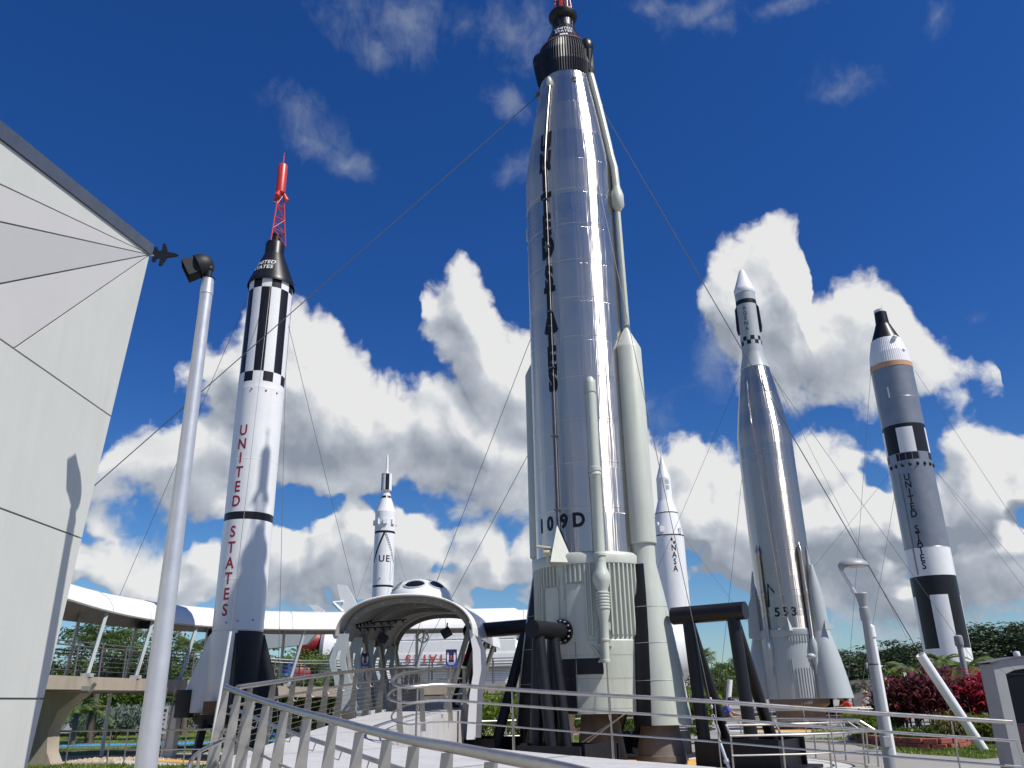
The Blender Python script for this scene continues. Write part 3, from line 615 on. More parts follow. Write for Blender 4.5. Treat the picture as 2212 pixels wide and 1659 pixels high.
# ================================================================== LONG ROCKET LYING ON ITS SIDE
S0=Vector((-12.3,60,5.6))
SZ=4.6
t=thing('horizontal_rocket','long white rocket lying on its side with upside-down red lettering','rocket',(0,60,0)); sx=Vector((1,0,0))
for k in range(8):
    a=2*pi*k/8; y=60+2.25*sin(a); z=SZ+2.25*cos(a)
    m=MB(); rows=[]
    for x,r in ((-12.2,.8),(-12.1,.89),(-.1,.89),(.35,.6),(.45,.1)): rows.append([(x,y+r*cos(2*pi*j/28),z+r*sin(2*pi*j/28)) for j in range(28)])
    m.grid(rows,True); tk=obj('propellant_tank',m,M_white,t)
def xl(prof,y,z,n=36,mb=None,mf=None):
    mb=mb or MB(); mb.grid([[(x,y+r*cos(2*pi*j/n),z+r*sin(2*pi*j/n)) for j in range(n)] for x,r in prof],True,0,mf); return mb
m=MB(); word='UNITED STATES'
ly=57.0; lz=5.0
for i,ch in enumerate('SETATS'):
    V,F=glyphs(ch,.72,.012,.1); b=len(m.v)
    for x,y in V: m.v.append((-7.15+.54*i-x*1.05, 56.83, 4.3-y))
    for f in F: m.face([b+q for q in f])
for i,ch in enumerate('ET'):
    V,F=glyphs(ch,.72,.012,.1); b=len(m.v)
    for x,y in V: m.v.append((-3.55+.54*i-x*1.05, 56.83, 4.3-y))
    for f in F: m.face([b+q for q in f])
obj('lettering',m,M_red,t)
m=MB(); m.prism([(-12.1,56.87,3.8),(-.1,56.87,3.8),(-.1,56.87,5.4),(-12.1,56.87,5.4)],(0,.2,0)); obj('panel',m,M_white,t,smooth=False)
obj('interstage',xl([(.3,2.7),(.5,3.0),(3.6,3.1),(3.7,3.0),(9.5,3.0),(11.5,1.9),(12.3,.1)],60,SZ),M_white,t)
m=MB()
for k in range(22): m.path([(.6+.14*k,60+(3.02+.0045*k)*cos(2*pi*j/40),SZ+(3.02+.0045*k)*sin(2*pi*j/40)) for j in range(41)],.035,4)
obj('stiffener',m,M_ltgrey,t)
obj('thrust_section',xl([(-12.1,2.6),(-12.9,2.75),(-13.2,2.5),(-13.2,.1)],60,SZ),M_white,t)
for yy in (-1.4,1.4):
    for zz in (-1.15,1.0):
        obj('engine_cover',xl([(-13.1,.5),(-13.4,.7),(-14.7,1.2),(-14.8,.05)],60+yy,SZ+zz,28),mat('dark_red_cover',(.22,.012,.016),.5),t)
def fin(pts,th=.25,nm='fin'):
    m=MB(); m.prism(pts,(0,th,0)); obj(nm,m,M_white,t,smooth=False)
P3=lambda x,y,Y=58: at(x,y,Y)
fin([P3(728,1262),P3(748,1264),P3(775,1312),P3(745,1345)]); fin([P3(667,1306),P3(683,1307),P3(700,1318),P3(700,1345)])
m=MB(); m.tube(P3(720,1302),P3(740,1322),.12); m.tube(P3(720,1302),P3(742,1300),.1); obj('fin_strut',m,M_white,t)
m=MB(); m.prism([P3(571,1366,54),P3(683,1368,54),P3(662,1392,54),P3(571,1402,54)],(0,.5,0)); obj('fin',m,M_ltgrey,t,smooth=False)
for x in (-10,-4,2,8):
    m=MB(); m.box((x,60,.75),(.8,5.0,1.5)); m.box((x,60,1.5),(1.0,5.6,.2)); obj('cradle',m,M_white,t,smooth=False)
# blue shade sail and beam near the tail of that rocket
m=MB(); p=[P3(445,1372,46),P3(530,1358,46),P3(530,1372,46)]; q=[P3(445,1372,46),P3(490,1362,49),P3(545,1358,49)]
m.prism([P3(446,1373,46),P3(540,1357,45),P3(560,1360,49),P3(500,1366,50)],(0,0,.12)); tag(setorg(obj('shade_sail',m,mat('blue_fabric',(.05,.10,.32),.7),smooth=False)),'blue shade sail showing above the walkway railing','sail')
a_,b_=at(596,1495,48),at(628,1425,48); b_=a_+(b_-a_)*1.0
m=MB(); m.tube(Vector((a_.x-.35,48,0)),b_,.42,n=4); tag(setorg(obj('support_beam',m,mat('blue_steel',(.03,.10,.36),.5),smooth=False)),'slanted blue beam rising behind the white rocket','beam')
# ================================================================== ANGULAR WHITE BUILDING ON THE LEFT
WX=-6.1
t=thing('white_building','angular white panelled building with radiating joints at the left edge','building',(WX-6,6,0))
top0=atx(320,550,WX); bot0=atx(55,1655,WX); dirE=(top0-bot0)
foot=bot0-dirE*(bot0.z/dirE.z); roofA=atx(0,305,WX); dr=(roofA-top0); roofN=top0+dr*1.45
foot_n=Vector((WX,roofN.y,0))
E_=lambda z: foot+dirE*(z/dirE.z)
def wl(px,py): return atx(px,py,WX)
def extend(a,b,y): k=(y-a.y)/(b.y-a.y); return a+(b-a)*k
yn=roofN.y
l1=extend(top0,wl(0,400),yn); l2=extend(top0,wl(0,480),yn); l3=extend(top0,wl(0,612),yn); l4=extend(top0,wl(0,770),yn)
z1,z2,z3=5.77,3.88,1.78
k4=lambda z: top0+(l4-top0)*((top0.z-z)/(top0.z-l4.z))
i4=k4(z1)
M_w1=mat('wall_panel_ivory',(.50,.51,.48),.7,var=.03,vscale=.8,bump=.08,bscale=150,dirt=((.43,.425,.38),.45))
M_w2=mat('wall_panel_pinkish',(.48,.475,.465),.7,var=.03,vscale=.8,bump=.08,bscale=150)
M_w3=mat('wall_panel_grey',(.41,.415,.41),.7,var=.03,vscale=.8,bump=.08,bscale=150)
def panel(pts,m_,g=.012):
    # outward face 25 mm proud with a shadow gap to its neighbours
    c=sum((Vector(p) for p in pts),Vector())/len(pts); n=len(pts); pp=[]
    for i in range(n):
        p=Vector(pts[i]); a=(Vector(pts[i-1])-p).normalized(); b=(Vector(pts[(i+1)%n])-p).normalized()
        s=max(.12,math.sqrt(max(0,(1-a.dot(b))/2))); d=(a+b)
        d=d.normalized() if d.length>1e-4 else Vector((0,-a.z,a.y))
        pp.append(p+d*min(g/s,.15))
    m=MB(); m.prism([(WX,p.y,p.z) for p in pp],(.03,0,0)); return obj('wall_panel',m,m_,t,smooth=False)
N_=lambda z: Vector((WX,yn,z))
def clipz(pts,z):
    out=[]
    for p,q in zip(pts,pts[1:]+pts[:1]):
        if p.z>=z: out.append(p)
        if (p.z-z)*(q.z-z)<0: out.append(p.lerp(q,(z-p.z)/(q.z-p.z)))
    return out
low=Vector((WX,yn,z1-3))
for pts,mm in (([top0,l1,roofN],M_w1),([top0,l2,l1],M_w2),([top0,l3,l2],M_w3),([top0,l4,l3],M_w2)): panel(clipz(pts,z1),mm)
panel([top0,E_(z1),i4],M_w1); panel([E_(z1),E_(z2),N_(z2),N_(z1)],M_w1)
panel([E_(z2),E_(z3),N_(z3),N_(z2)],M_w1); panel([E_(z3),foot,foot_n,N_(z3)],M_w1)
m=MB(); m.prism([(WX-.02,p.y,p.z) for p in (foot,top0,roofN,foot_n)],(-12,0,0)); obj('wall',m,M_w3,t,smooth=False)
m=MB(); u=Vector((0,0,.16)); m.prism([top0+Vector((.06,.02,.0)),roofN+Vector((.06,0,0)),roofN+Vector((.06,0,.22)),top0+Vector((.06,.02,.20))],(-12.1,0,0)); obj('roof_edge',m,mat('roof_metal',(.16,.18,.21),.4,metal=.7),t,smooth=False)
# dark jet cut-out on a stub at the roof corner
def jet():
    c=at(351,549,12.6); o=thing('jet_ornament','small black jet-plane cut-out fixed to the roof corner of the white building','ornament',c)
    pts=[(1.0,0),(.80,.10),(.45,.16),(.28,.20),(.05,.78),(-.12,.80),(-.10,.28),(-.38,.24),(-.46,.52),(-.62,.52),(-.62,.18),(-.74,.12)]
    full=pts+[(x,-y) for x,y in pts[::-1] if y>0]; s=.27; a=-.05
    m=MB(); m.prism([c+Vector(((x*cos(a)-y*sin(a))*s,0,(x*sin(a)+y*cos(a))*s*1.0)) for x,y in full],(0,.05,0)); obj('silhouette',m,M_blkm,o,smooth=False)
    m=MB(); m.tube(c+Vector((-.17,.02,-.02)),top0+Vector((-.02,.0,.03)),.018); obj('stub',m,M_pole,o)
jet()
# ================================================================== FLOODLIGHT POLE
tp=at(450,602,10.); 
t=thing('floodlight_pole','tall aluminium pole with a black stage floodlight, in front of the white building','light pole',(tp.x,10,0))
m=MB(); n=[]
for i in range(15): z=tp.z*i/14; n.append((.128-.052*(z/tp.z),z))
n=[(.16,0),(.16,.05)]+n[1:]+[(.082,tp.z-.25),(.082,tp.z-.24),(.088,tp.z-.24),(.088,tp.z)]; n=sorted(n,key=lambda q:q[1])
m.lathe(n,(tp.x,10),28,cap=(False,True)); obj('pole',m,M_pole,t)
hc=at(430,576,10.); m=MB(); m.tube((tp.x,10,tp.z),(tp.x,10,tp.z+.16),.045); m.tube((tp.x,10,tp.z+.14),hc+Vector((.1,.05,.05)),.035); m.ellip((tp.x,10,tp.z+.15),(.06,.06,.06)); obj('bracket',m,M_blkm,t)
dv=(Vector((-.72,-.25,-.42))).normalized(); sd=dv.cross(Vector((0,0,1))).normalized(); uu=sd.cross(dv)
m=MB(); rows=[]
for k,(d,r) in enumerate(((.20,.03),(.18,.09),(.12,.145),(.04,.17),(-.02,.17))): rows.append([hc-dv*d+sd*(r*cos(2*pi*j/28))+uu*(r*sin(2*pi*j/28)) for j in range(28)])
m.grid(rows,True); obj('lamp_housing',m,M_blkm,t)
m=MB(); r0=.115;r1=.15
for s in range(4):
    def cor(k,r,d): a=[(1,1),(-1,1),(-1,-1),(1,-1)][k%4]; return hc+dv*d+sd*(a[0]*r)+uu*(a[1]*r)
    m.prism([cor(s,r0*.95,-.03),cor(s+1,r0*.95,-.03),cor(s+1,r1*.85,.19),cor(s,r1*.85,.19)],dv.cross(Vector((0,0,1)))*.004)
obj('barn_door',m,M_blkm,t,smooth=False)
m=MB(); m.prism([hc-dv*.02+sd*(.12*cos(2*pi*j/24))+uu*(.12*sin(2*pi*j/24)) for j in range(24)],dv*.01); obj('lens',m,M_glass,t)
# ================================================================== RAMP
near=[((488,1484),14),((540,1505),12.7),((598,1523),11.5),((655,1540),10.75),((717,1555),10),((803,1579),9),((870,1595),8.2),((922,1606),7.5),((985,1616),7),((1080,1635),6.3),((1235,1664),5.4)]
nearP=[at(*p,Y) for p,Y in near]+[Vector((.95,4.5,1.13)),Vector((2.2,3.4,.88))]
leftP=[at(*p,Y) for p,Y in (((492,1484),14.25),((513,1485),14.9),((640,1466),17.5),((758,1450),21),((847,1444),24),((871,1442.),25.5))]+[Vector((-3.2,30,2.72))]
farP=[Vector((-1.35,30,2.72))]+[at(*p,Y) for p,Y in [((998,1441.7),23),((968,1440),22),((912,1450),20.3),((874,1454),18.9),((855.5,1461),18.0),((847,1469),17.4),((850,1478),17.0),((870.5,1484),16.8),((893,1485),16.8),((930.5,1479.5),17),((986,1480),17.15),((1071,1487),17),((1247,1499),16.5),((1502,1512),15.8),((1814,1536),15.3),((2187,1560),14.5)]]
def resample(pts,n,smooth=2):
    for _ in range(smooth):
        q=[pts[0]]
        for a,b in zip(pts,pts[1:]): q+=[a*.75+b*.25,a*.25+b*.75]
        pts=q+[pts[-1]]
    d=[0]
    for a,b in zip(pts,pts[1:]): d.append(d[-1]+(b-a).length)
    out=[];k=0
    for i in range(n):
        s=d[-1]*i/(n-1)
        while k<len(d)-2 and d[k+1]<s: k+=1
        f=(s-d[k])/max(1e-9,d[k+1]-d[k]); out.append(pts[k].lerp(pts[k+1],min(1,f)))
    return out
RH=1.07; M_joint=mat('joint_filler',(.10,.10,.10),.9)
outer=resample(list(reversed(leftP))+nearP,90,2); inner=resample(farP+[Vector((9.6,13.2,1.08))],90,2)
m=MB(); dk=lambda p: Vector((p.x,p.y,p.z-RH))
m.grid([[dk(p) for p in outer],[dk(p) for p in inner]]); dtop=len(m.f)
for e in (outer,inner): m.grid([[dk(p) for p in e],[Vector((p.x,p.y,-.02)) for p in e]])
struct('ramp',m,M_deck,smooth=True)
for i in range(12,84,9):
    a,b=dk(outer[i]),dk(inner[i]); d=(outer[i+1]-outer[i]).normalized()*.011; u=Vector((0,0,.005)); m=MB(); m.poly([a-d+u,b-d+u,b+d+u,a+d+u]); struct('ramp_joint',m,M_joint)
def offs(path,h,inset=0.,side=1):
    out=[]
    for i,p in enumerate(path):
        a=path[max(0,i-1)];b=path[min(len(path)-1,i+1)]; d=(b-a); n=Vector((d.y,-d.x,0)).normalized()*side
        out.append(Vector((p.x,p.y,p.z-h))+n*inset)
    return out
def spaced(path,step,first=.0):
    d=0;out=[];nxt=first
    for i,(a,b) in enumerate(zip(path,path[1:])):
        L_=(b-a).length
        while nxt<=d+L_: f=(nxt-d)/L_; out.append((a.lerp(b,f),(b-a).normalized())); nxt+=step
        d+=L_
    return out
def railing(name,label,path,step,side,rails,cables,r=.042,wt=.10,wb=.20,lean=.12,drop=.22,first=.1,hooks=True):
    mid=path[len(path)//2]; t=thing(name,label,'railing',(mid.x,mid.y,max(0,mid.z-RH)),'ramp railings')
    path=resample(path,120,2); m=MB(); m.path(path,r,12); obj('handrail',m,M_rail,t)
    for h,ins,rr in rails: m=MB(); m.path(offs(path,h,ins,side),rr,8); obj('mid_rail',m,M_rail,t)
    for h in cables: m=MB(); m.path(offs(path,h,0,side)[::2],.005,4,caps=False); obj('cable',m,M_rail,t)
    hm=MB()
    for p,d in spaced(path,step,first):
        n=Vector((d.y,-d.x,0)).normalized()*side; dd=Vector((d.x,d.y,0)).normalized()*.007
        top=p-Vector((0,0,r)); bot=p-Vector((0,0,RH+drop))-n*lean
        pts=[top-n*wt*.5,top+n*wt*.5,bot+n*wb*.55,bot-n*wb*.45]
        m=MB(); m.prism([q-dd for q in pts],dd*2); obj('post',m,M_fin,t,smooth=False)
        if hooks:
            q=p-Vector((0,0,.30)); hm=MB(); hm.path([q,q+n*.03-Vector((0,0,.09)),q+n*.09-Vector((0,0,.11)),q+n*.12-Vector((0,0,.02))],.008,6); obj('bracket',hm,M_rail,t)
    return t
railing('ramp_railing','nearest steel ramp railing with tapered flat posts, sweeping across the bottom of the view',nearP,.80,-1,[(.30,.12,.026),(.66,.0,.018)],[],r=.044,first=.03)
railing('ramp_railing','steel railing with thin cables climbing from the ramp corner to the arched shelter',leftP[1:],1.0,1,[(.30,-.1,.024)],[.42,.52,.62,.72,.82,.92],first=.5)
railing('ramp_railing','long steel railing on the far side of the ramp, in front of the steel rocket',farP,1.9,1,[(.28,.08,.024),(.66,0,.018)],[],r=.038,first=.4,lean=.06,wt=.07,wb=.15)
e=farP[-1]; m=MB(); m.tube(e-Vector((0,0,.28)),Vector((e.x+.12,e.y,0)),.022); tag(setorg(obj('rail_end_post',m,M_rail)),'slim end post of the far ramp railing beside the kiosk','post')
# extra cables beside the bulge
m=MB()
for h in (.40,.5,.6,.7,.8,.9): pass
# low hand rail and kerb left of the ramp corner
t=thing('low_handrail','short low steel handrail at the bottom left corner of the ramp','railing',(-5.2,12.8,0))
lp=[at(405,1668,12.3),at(413,1640,12.5),at(432,1622,12.9),at(470,1604,13.4),at(500,1590,13.8)]
m=MB(); m.path(resample(lp,30),.03,10); obj('handrail',m,M_rail,t)
for p in (lp[1],lp[2]): m=MB(); m.tube(p,Vector((p.x-.05,p.y,0)),.026); obj('post',m,M_rail,t)
m=MB(); c0=dk(nearP[0]); m.prism([Vector((c0.x-1.0,c0.y-1.6,-.02)),Vector((c0.x+1.0,c0.y-2.6,-.02)),Vector((c0.x+.7,c0.y+.0,-.02)),Vector((c0.x-.5,c0.y+.9,-.02))],(0,0,c0.z-.15)); struct('ramp_landing',m,M_deck)
# ================================================================== ARCHED SHELTER OVER THE RAMP
CX,CY=-2.95,22.4; DZ=1.47
t=thing('arched_shelter','white arched shelter over the ramp, open-ended with dark ribs inside, left of the steel rocket','shelter',(CX,CY,DZ))
def arch(w,zs,zt,n=32,ex=2.3): 
    out=[]
    for i in range(n+1):
        a=pi*i/n; x=-cos(a); out.append((w*(abs(cos(a))**(2/ex))*(1 if x>0 else -1), zs+(zt-zs)*(abs(sin(a))**(2/ex)) if 0<i<n else zs))
    return out
def arow(y,w,zs,zt,cx=CX): return [Vector((cx+x,y,z)) for x,z in arch(w,zs,zt)]
cxr=lambda y: CX+(y-CY)*.09
m=MB(); o_=[];i_=[]
for y,w,zs,zt in ((CY,1.80,3.30,4.33),(CY+.02,1.81,3.28,4.355),(CY+2.5,1.80,3.25,4.46),(CY+4.5,1.80,3.25,4.50),(CY+7,1.75,3.3,4.5)): o_.append(arow(y,w,zs,zt,cxr(y)))
for y,w,zs,zt in ((CY,1.77,3.30,4.30),(CY+2.5,1.76,3.25,4.41),(CY+4.5,1.76,3.25,4.45),(CY+7,1.72,3.3,4.45)): i_.append(arow(y,w,zs,zt,cxr(y)))
m.grid(o_); obj('roof',m,M_white,t)
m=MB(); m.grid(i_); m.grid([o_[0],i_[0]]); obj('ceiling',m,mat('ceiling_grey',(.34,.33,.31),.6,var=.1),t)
for k,(y,w,zt) in enumerate(((CY+.55,1.74,4.30),(CY+2.4,1.74,4.38),(CY+4.2,1.74,4.42),(CY+6.2,1.70,4.4))):
    m=MB(); a=arow(y,w,3.15,zt,cxr(y)); b=arow(y,w-.13,3.15,zt-.13,cxr(y)); m.grid([a,b]); m.grid([[p+Vector((0,.1,0)) for p in a],[p+Vector((0,.1,0)) for p in b]]); m.grid([b,[p+Vector((0,.1,0)) for p in b]]); rb=obj('rib',m,mat('rib_grey',(.26,.25,.24),.55,metal=.3),t,smooth=False)
    for j in range(3,30,3):
        m=MB(); c=(a[j]+b[j])/2-Vector((0,.006,0)); m.prism([c+Vector((.03*cos(2*pi*q/10),0,.03*sin(2*pi*q/10))) for q in range(10)],(0,.004,0)); obj('hole',m,mat('hole_grey',(.36,.36,.36),.6),rb,smooth=False)
for y in (CY+.35,CY+2.3,CY+4.1,CY+6.1):
    for s in (-1,1):
        tp_=Vector((cxr(y)+s*1.66,y,3.45)); bt=Vector((cxr(y)+s*(1.30 if s<0 else 1.05),y-.05,DZ+(y-CY)*.04)); m=MB(); m.tube(tp_,bt,.075,n=4); obj('post',m,M_fin,t,smooth=False)
# wavy side plates with slots
def plate(y,s,z0,col,flip=0):
    m=MB(); th=.09; zs=[3.36,2.95,2.72,2.55,2.25,1.9,1.47]; xo=[1.70,1.86,1.93,1.90,1.78,1.70,1.66]; xi=[1.46,1.50,1.52,1.48,1.38,1.24,1.10]
    for i in range(6):
        for (u0,u1) in (((0,.36),(.64,1)) if i in(1,2,3) else ((0,1),)):
            f=lambda k,u: Vector((cxr(y)+s*(xo[k]+(xi[k]-xo[k])*u),y,zs[k]))
            m.prism([f(i,u0),f(i,u1),f(i+1,u1),f(i+1,u0)],(0,th,0))
    obj('side_plate',m,col,t,smooth=False)
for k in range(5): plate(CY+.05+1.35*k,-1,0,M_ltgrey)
M_sp=M_white
m=MB()
for y in (CY+.1,CY+1.2):
    pts=[(1.68,3.42),(1.80,3.36),(1.98,2.9),(2.0,2.4),(1.90,1.9),(1.84,.75),(1.62,.75),(1.70,1.8),(1.79,2.3),(1.78,2.9)]
    m.prism([Vector((cxr(y)+a,y,b)) for a,b in pts],(0,.14,0))
obj('side_shell',m,M_white,t,smooth=False)
# pod on the roof
pc=at(908,1297,CY+2.4); m=MB(); m.ellip(pc,(.92,1.15,.60),36,10,-.1,pi/2); m.path([pc+Vector((.94*cos(2*pi*k/48),1.17*sin(2*pi*k/48),-.05)) for k in range(49)],.04,6); pod=obj('roof_pod',m,M_white,t)
m=MB()
for a,wd in ((-96,.38),(-148,.30),(-44,.30)):
    rows=[]
    def ep(a2,v): return pc+Vector((.925*cos(v)*cos(a2),1.155*cos(v)*sin(a2),.605*sin(v)))
    cen=ep(R(a),R(37)); ring=[ep(R(a)+wd*cos(2*pi*j/24),R(37)+.22*sin(2*pi*j/24)) for j in range(24)]; n=(cen-pc).normalized()*.012
    b=len(m.v); m.v+=[tuple(cen+n)]+[tuple(p+n) for p in ring]
    for j in range(24): m.face((b,b+1+j,b+1+(j+1)%24))
obj('window',m,M_glass,pod)
m=MB()
for a,wd in ((-96,.38),(-148,.30),(-44,.30)): m.path([ep(R(a)+wd*1.08*cos(2*pi*j/24),R(37)+.24*sin(2*pi*j/24))*1 for j in range(25)],.025,6)
obj('window_rim',m,M_ltgrey,pod)
for px,py,Y in ((827,1379,23.6),(964,1367,23.2)):
    c=at(px,py,Y); s=thing('loudspeaker',('black loudspeaker hung under the left of the shelter arch' if px<900 else 'black loudspeaker hung under the right of the shelter arch'),'speaker',c)
    m=MB(); Mx=Matrix.Rotation(.5 if px<900 else -.5,3,'Y')@Matrix.Rotation(-.3,3,'X'); m.box(c,(.26,.22,.20),M=Mx); obj('case',m,M_blkm,s,smooth=False,bevel=.015)
    m=MB(); m.tube(c+Vector((0,0,.08)),c+Vector((.03,0,.26)),.02); obj('bracket',m,M_blkm,s)
for px0,py0,px1,py1,Y in ((770,1357,850,1354,23.2),(768,1350,805,1340,23.4),(800,1345,878,1338,24.0)):
    a=at(px0,py0,Y); b=at(px1,py1,Y+.5); s=thing('track_light','black lighting track with small lamps under the shelter roof, '+({770:'longest and lowest',768:'shortest, upper left',800:'middle, reaching right'}[px0]),'light',a)
    m=MB(); m.tube(a,b,.018); obj('rail',m,M_blkm,s)
    for k in range(5): c=a.lerp(b,(k+.5)/5); m=MB(); m.tube(c+Vector((0,-.05,-.02)),c+Vector((0,.08,-.06)),.03); obj('lamp',m,M_blkm,s)
c=at(914,1376,25.); s=thing('hand_wheel','small dark spoked wheel fixed to a post inside the shelter','wheel',c)
m=MB(); m.path([c+Vector((.15*cos(2*pi*k/24),0,.15*sin(2*pi*k/24))) for k in range(25)],.02,6)
for k in range(3): m.tube(c,c+Vector((.15*cos(R(90+120*k)),0,.15*sin(R(90+120*k)))),.014)
obj('wheel',m,M_fin,s)
# distancing posters
M_navy=mat('poster_navy',(.012,.016,.08),.4); M_blue=mat('poster_blue',(.03,.06,.42),.4); M_prn=mat('poster_print',(.65,.67,.72),.5); M_prr=mat('poster_red',(.45,.08,.06),.5)
for px,py,Y,lab in ((975,1421,21.5,'blue poster with two white figures on a post at the right of the shelter'),(789,1425,24.5,'dark blue poster inside the left side of the shelter')):
    c=at(px,py,Y); s=thing('poster_sign',lab,'sign',(c.x,c.y,DZ))
    w,h=.135,.20
    if Y>23: w,h=.10,.17
    m=MB(); m.box(c+Vector((0,0,0)),(2*w,.03,2*h)); b=obj('board',m,M_navy,s,smooth=False)
    y0=c.y-.018; m=MB(); m.prism([(c.x-w,y0,c.z-h),(c.x+w,y0,c.z-h),(c.x+w,y0,c.z-h*.45),(c.x-w,y0,c.z-h*.6)],(0,.002,0)); obj('colour_field',m,M_blue,b,smooth=False)
    m=MB()
    for s_ in (-1,1):
        x=c.x+s_*w*.62; m.prism([(x+.016*cos(2*pi*k/10),y0-.002,c.z+h*.52+.018*sin(2*pi*k/10)) for k in range(10)],(0,.002,0)); m.prism([(x-.028,y0-.002,c.z+h*.38),(x+.028,y0-.002,c.z+h*.38),(x+.024,y0-.002,c.z-h*.12),(x+.014,y0-.002,c.z-h*.48),(x-.014,y0-.002,c.z-h*.48),(x-.024,y0-.002,c.z-h*.12)],(0,.002,0))
    for k in range(3): m.box((c.x,y0-.004,c.z-h*(.56+.11*k)),(w*(1.5-.3*k),.002,h*.05))
    obj('print',m,M_prn,b,smooth=False)
    m=MB(); m.prism([(c.x-.028,y0-.002,c.z-.01),(c.x+.028,y0-.002,c.z-.01),(c.x+.02,y0-.002,c.z+.06),(c.x-.02,y0-.002,c.z+.06)],(0,.002,0)); m.box((c.x,y0-.003,c.z-.03),(w*.75,.002,.02)); obj('symbol',m,M_prr,b,smooth=False)
    m=MB(); m.tube(c-Vector((0,-.03,h)),Vector((c.x-.12,c.y+.05,DZ)),.04,n=4); obj('post',m,M_fin,s,smooth=False)
# ================================================================== RAISED WALKWAY BEHIND
wp=[Vector((-15.6,23.6,0)),Vector((-15.3,26.4,0)),Vector((-15.1,29,0)),Vector((-14.7,31.2,0)),Vector((-14.0,34.3,0)),Vector((-11.6,37.1,0)),Vector((-8,38.4,0)),Vector((-4,38.8,0)),Vector((1,38.9,0))]
wp=resample(wp,40,2)
t=thing('raised_walkway','raised walkway with tan deck and white curved canopy, running behind the white rocket','walkway',(wp[20].x,wp[20].y,0))
def cross(prof): 
    rows=[]
    for i,p in enumerate(wp):
        a=wp[max(0,i-1)];b=wp[min(len(wp)-1,i+1)]; d=(b-a).normalized(); n=Vector((d.y,-d.x,0))   # towards the viewer
        f=max(0,1-i/13.); rows.append([p+n*o+Vector((0,0,z-(.28*min(1,max(0,(i-16)/8)) if 2<z<3.9 else 0)+(f*f*.45*max(0,(o+1.2)/2.4) if z>3.9 else 0))) for o,z in prof])
    return rows
cv=[(1.30,4.66),(1.24,4.84),(1.05,5.10),(.65,5.36),(.1,5.50),(-.5,5.48),(-1.1,5.32),(-1.6,5.05),(-1.8,4.72)]
m=MB(); m.grid(cross(cv)); rf=obj('canopy',m,mat('canopy_white',(.70,.70,.70),.6,var=.04,vscale=.8,dirt=((.46,.46,.44),.4)),t)
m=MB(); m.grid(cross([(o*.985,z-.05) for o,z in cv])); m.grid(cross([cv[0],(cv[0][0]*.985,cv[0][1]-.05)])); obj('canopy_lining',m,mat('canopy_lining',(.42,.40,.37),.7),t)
m=MB()
for i in range(3,39,5):
    r=cross(cv)[i]; m.path([q+Vector((0,0,.012)) for q in r[:6]],.012,5)
obj('canopy_seam',m,M_ltgrey,rf)
m=MB(); m.grid(cross([(1.25,2.62),(1.25,2.22),(-1.9,2.18),(-1.9,2.62),(1.25,2.62)])); obj('deck',m,M_tan,t,angle=60)
cr=cross([(1.15,4.72),(1.12,2.64),(-1.55,4.95),(-1.75,2.64)])
for i in range(3,40,4):
    a=wp[max(0,i-1)];b=wp[min(39,i+1)]; d=(b-a).normalized()
    m=MB(); m.tube(cr[i][0]+d*.55,cr[i][1]-d*.0,.075,n=4); ps=obj('post',m,M_ltgrey,t,smooth=False)
    m=MB(); m.box(cr[i][1]+Vector((0,0,.03)),(.3,.3,.12)); obj('post_foot',m,M_ltgrey,ps,smooth=False)
    m=MB(); m.tube(cr[i][2],cr[i][3],.07,n=4); obj('post',m,M_fin,t,smooth=False)
m=MB()
for o in (1.1,-1.8):
    for z in (3.66,3.54): m.path([r[0] for r in cross([(o,z)])],.025,6)
    for z in (2.8,2.95,3.1,3.25,3.4): m.path([r[0] for r in cross([(o,z)])],.009,4)
    for i in range(0,40,2): r=cross([(o,2.6),(o,3.66)])[i]; m.tube(r[0],r[1],.03,n=4)
obj('railing',m,mat('railing_shade_grey',(.16,.16,.165),.45,metal=.5),t)  # metal darkened throughout: the canopy's shade is put into the railing colour
for i in (7,27):
    p=wp[i]; q=wp[i+1]; d=(q-p).normalized(); n=Vector((d.y,-d.x,0)); rows=[]
    for z,o,w in ((2.12,.2,1.0),(1.6,-.1,.62),(1.0,-.15,.45),(.4,-.05,.42),(0,.15,.46)): 
        c=p+n*o+Vector((0,0,z)); rows.append([c+n*w*a_+d*.30*b_ for a_,b_ in ((1,-1),(1,1),(-1,1),(-1,-1))])
    m=MB(); m.grid(rows,True); obj('column',m,M_tan,t,angle=50)
for px,py,Y in ((314,1350,34.6),(460,1368,37.5)):
    c=at(px,py,Y); m=MB(); m.box(c,(.5,.3,.28),.6); m.tube(c,c+Vector((.2,.2,.3)),.03); tag(setorg(obj('loudspeaker',m,M_blkm,smooth=False)),('black loudspeaker under the walkway canopy, nearer the white building' if px<400 else 'black loudspeaker under the walkway canopy, next to the white rocket'),'speaker')
c=at(190,1487,26.2); m=MB(); m.box(c,(.35,.2,.12),.5); m.tube(c+Vector((.05,0,-.1)),c+Vector((.2,0,.14)),.06); m.tube(c+Vector((0,0,0)),c+Vector((-.1,.2,0)),.03); tag(setorg(obj('spotlight',m,M_fin)),'small grey spotlight clamped to the edge of the walkway deck','light')
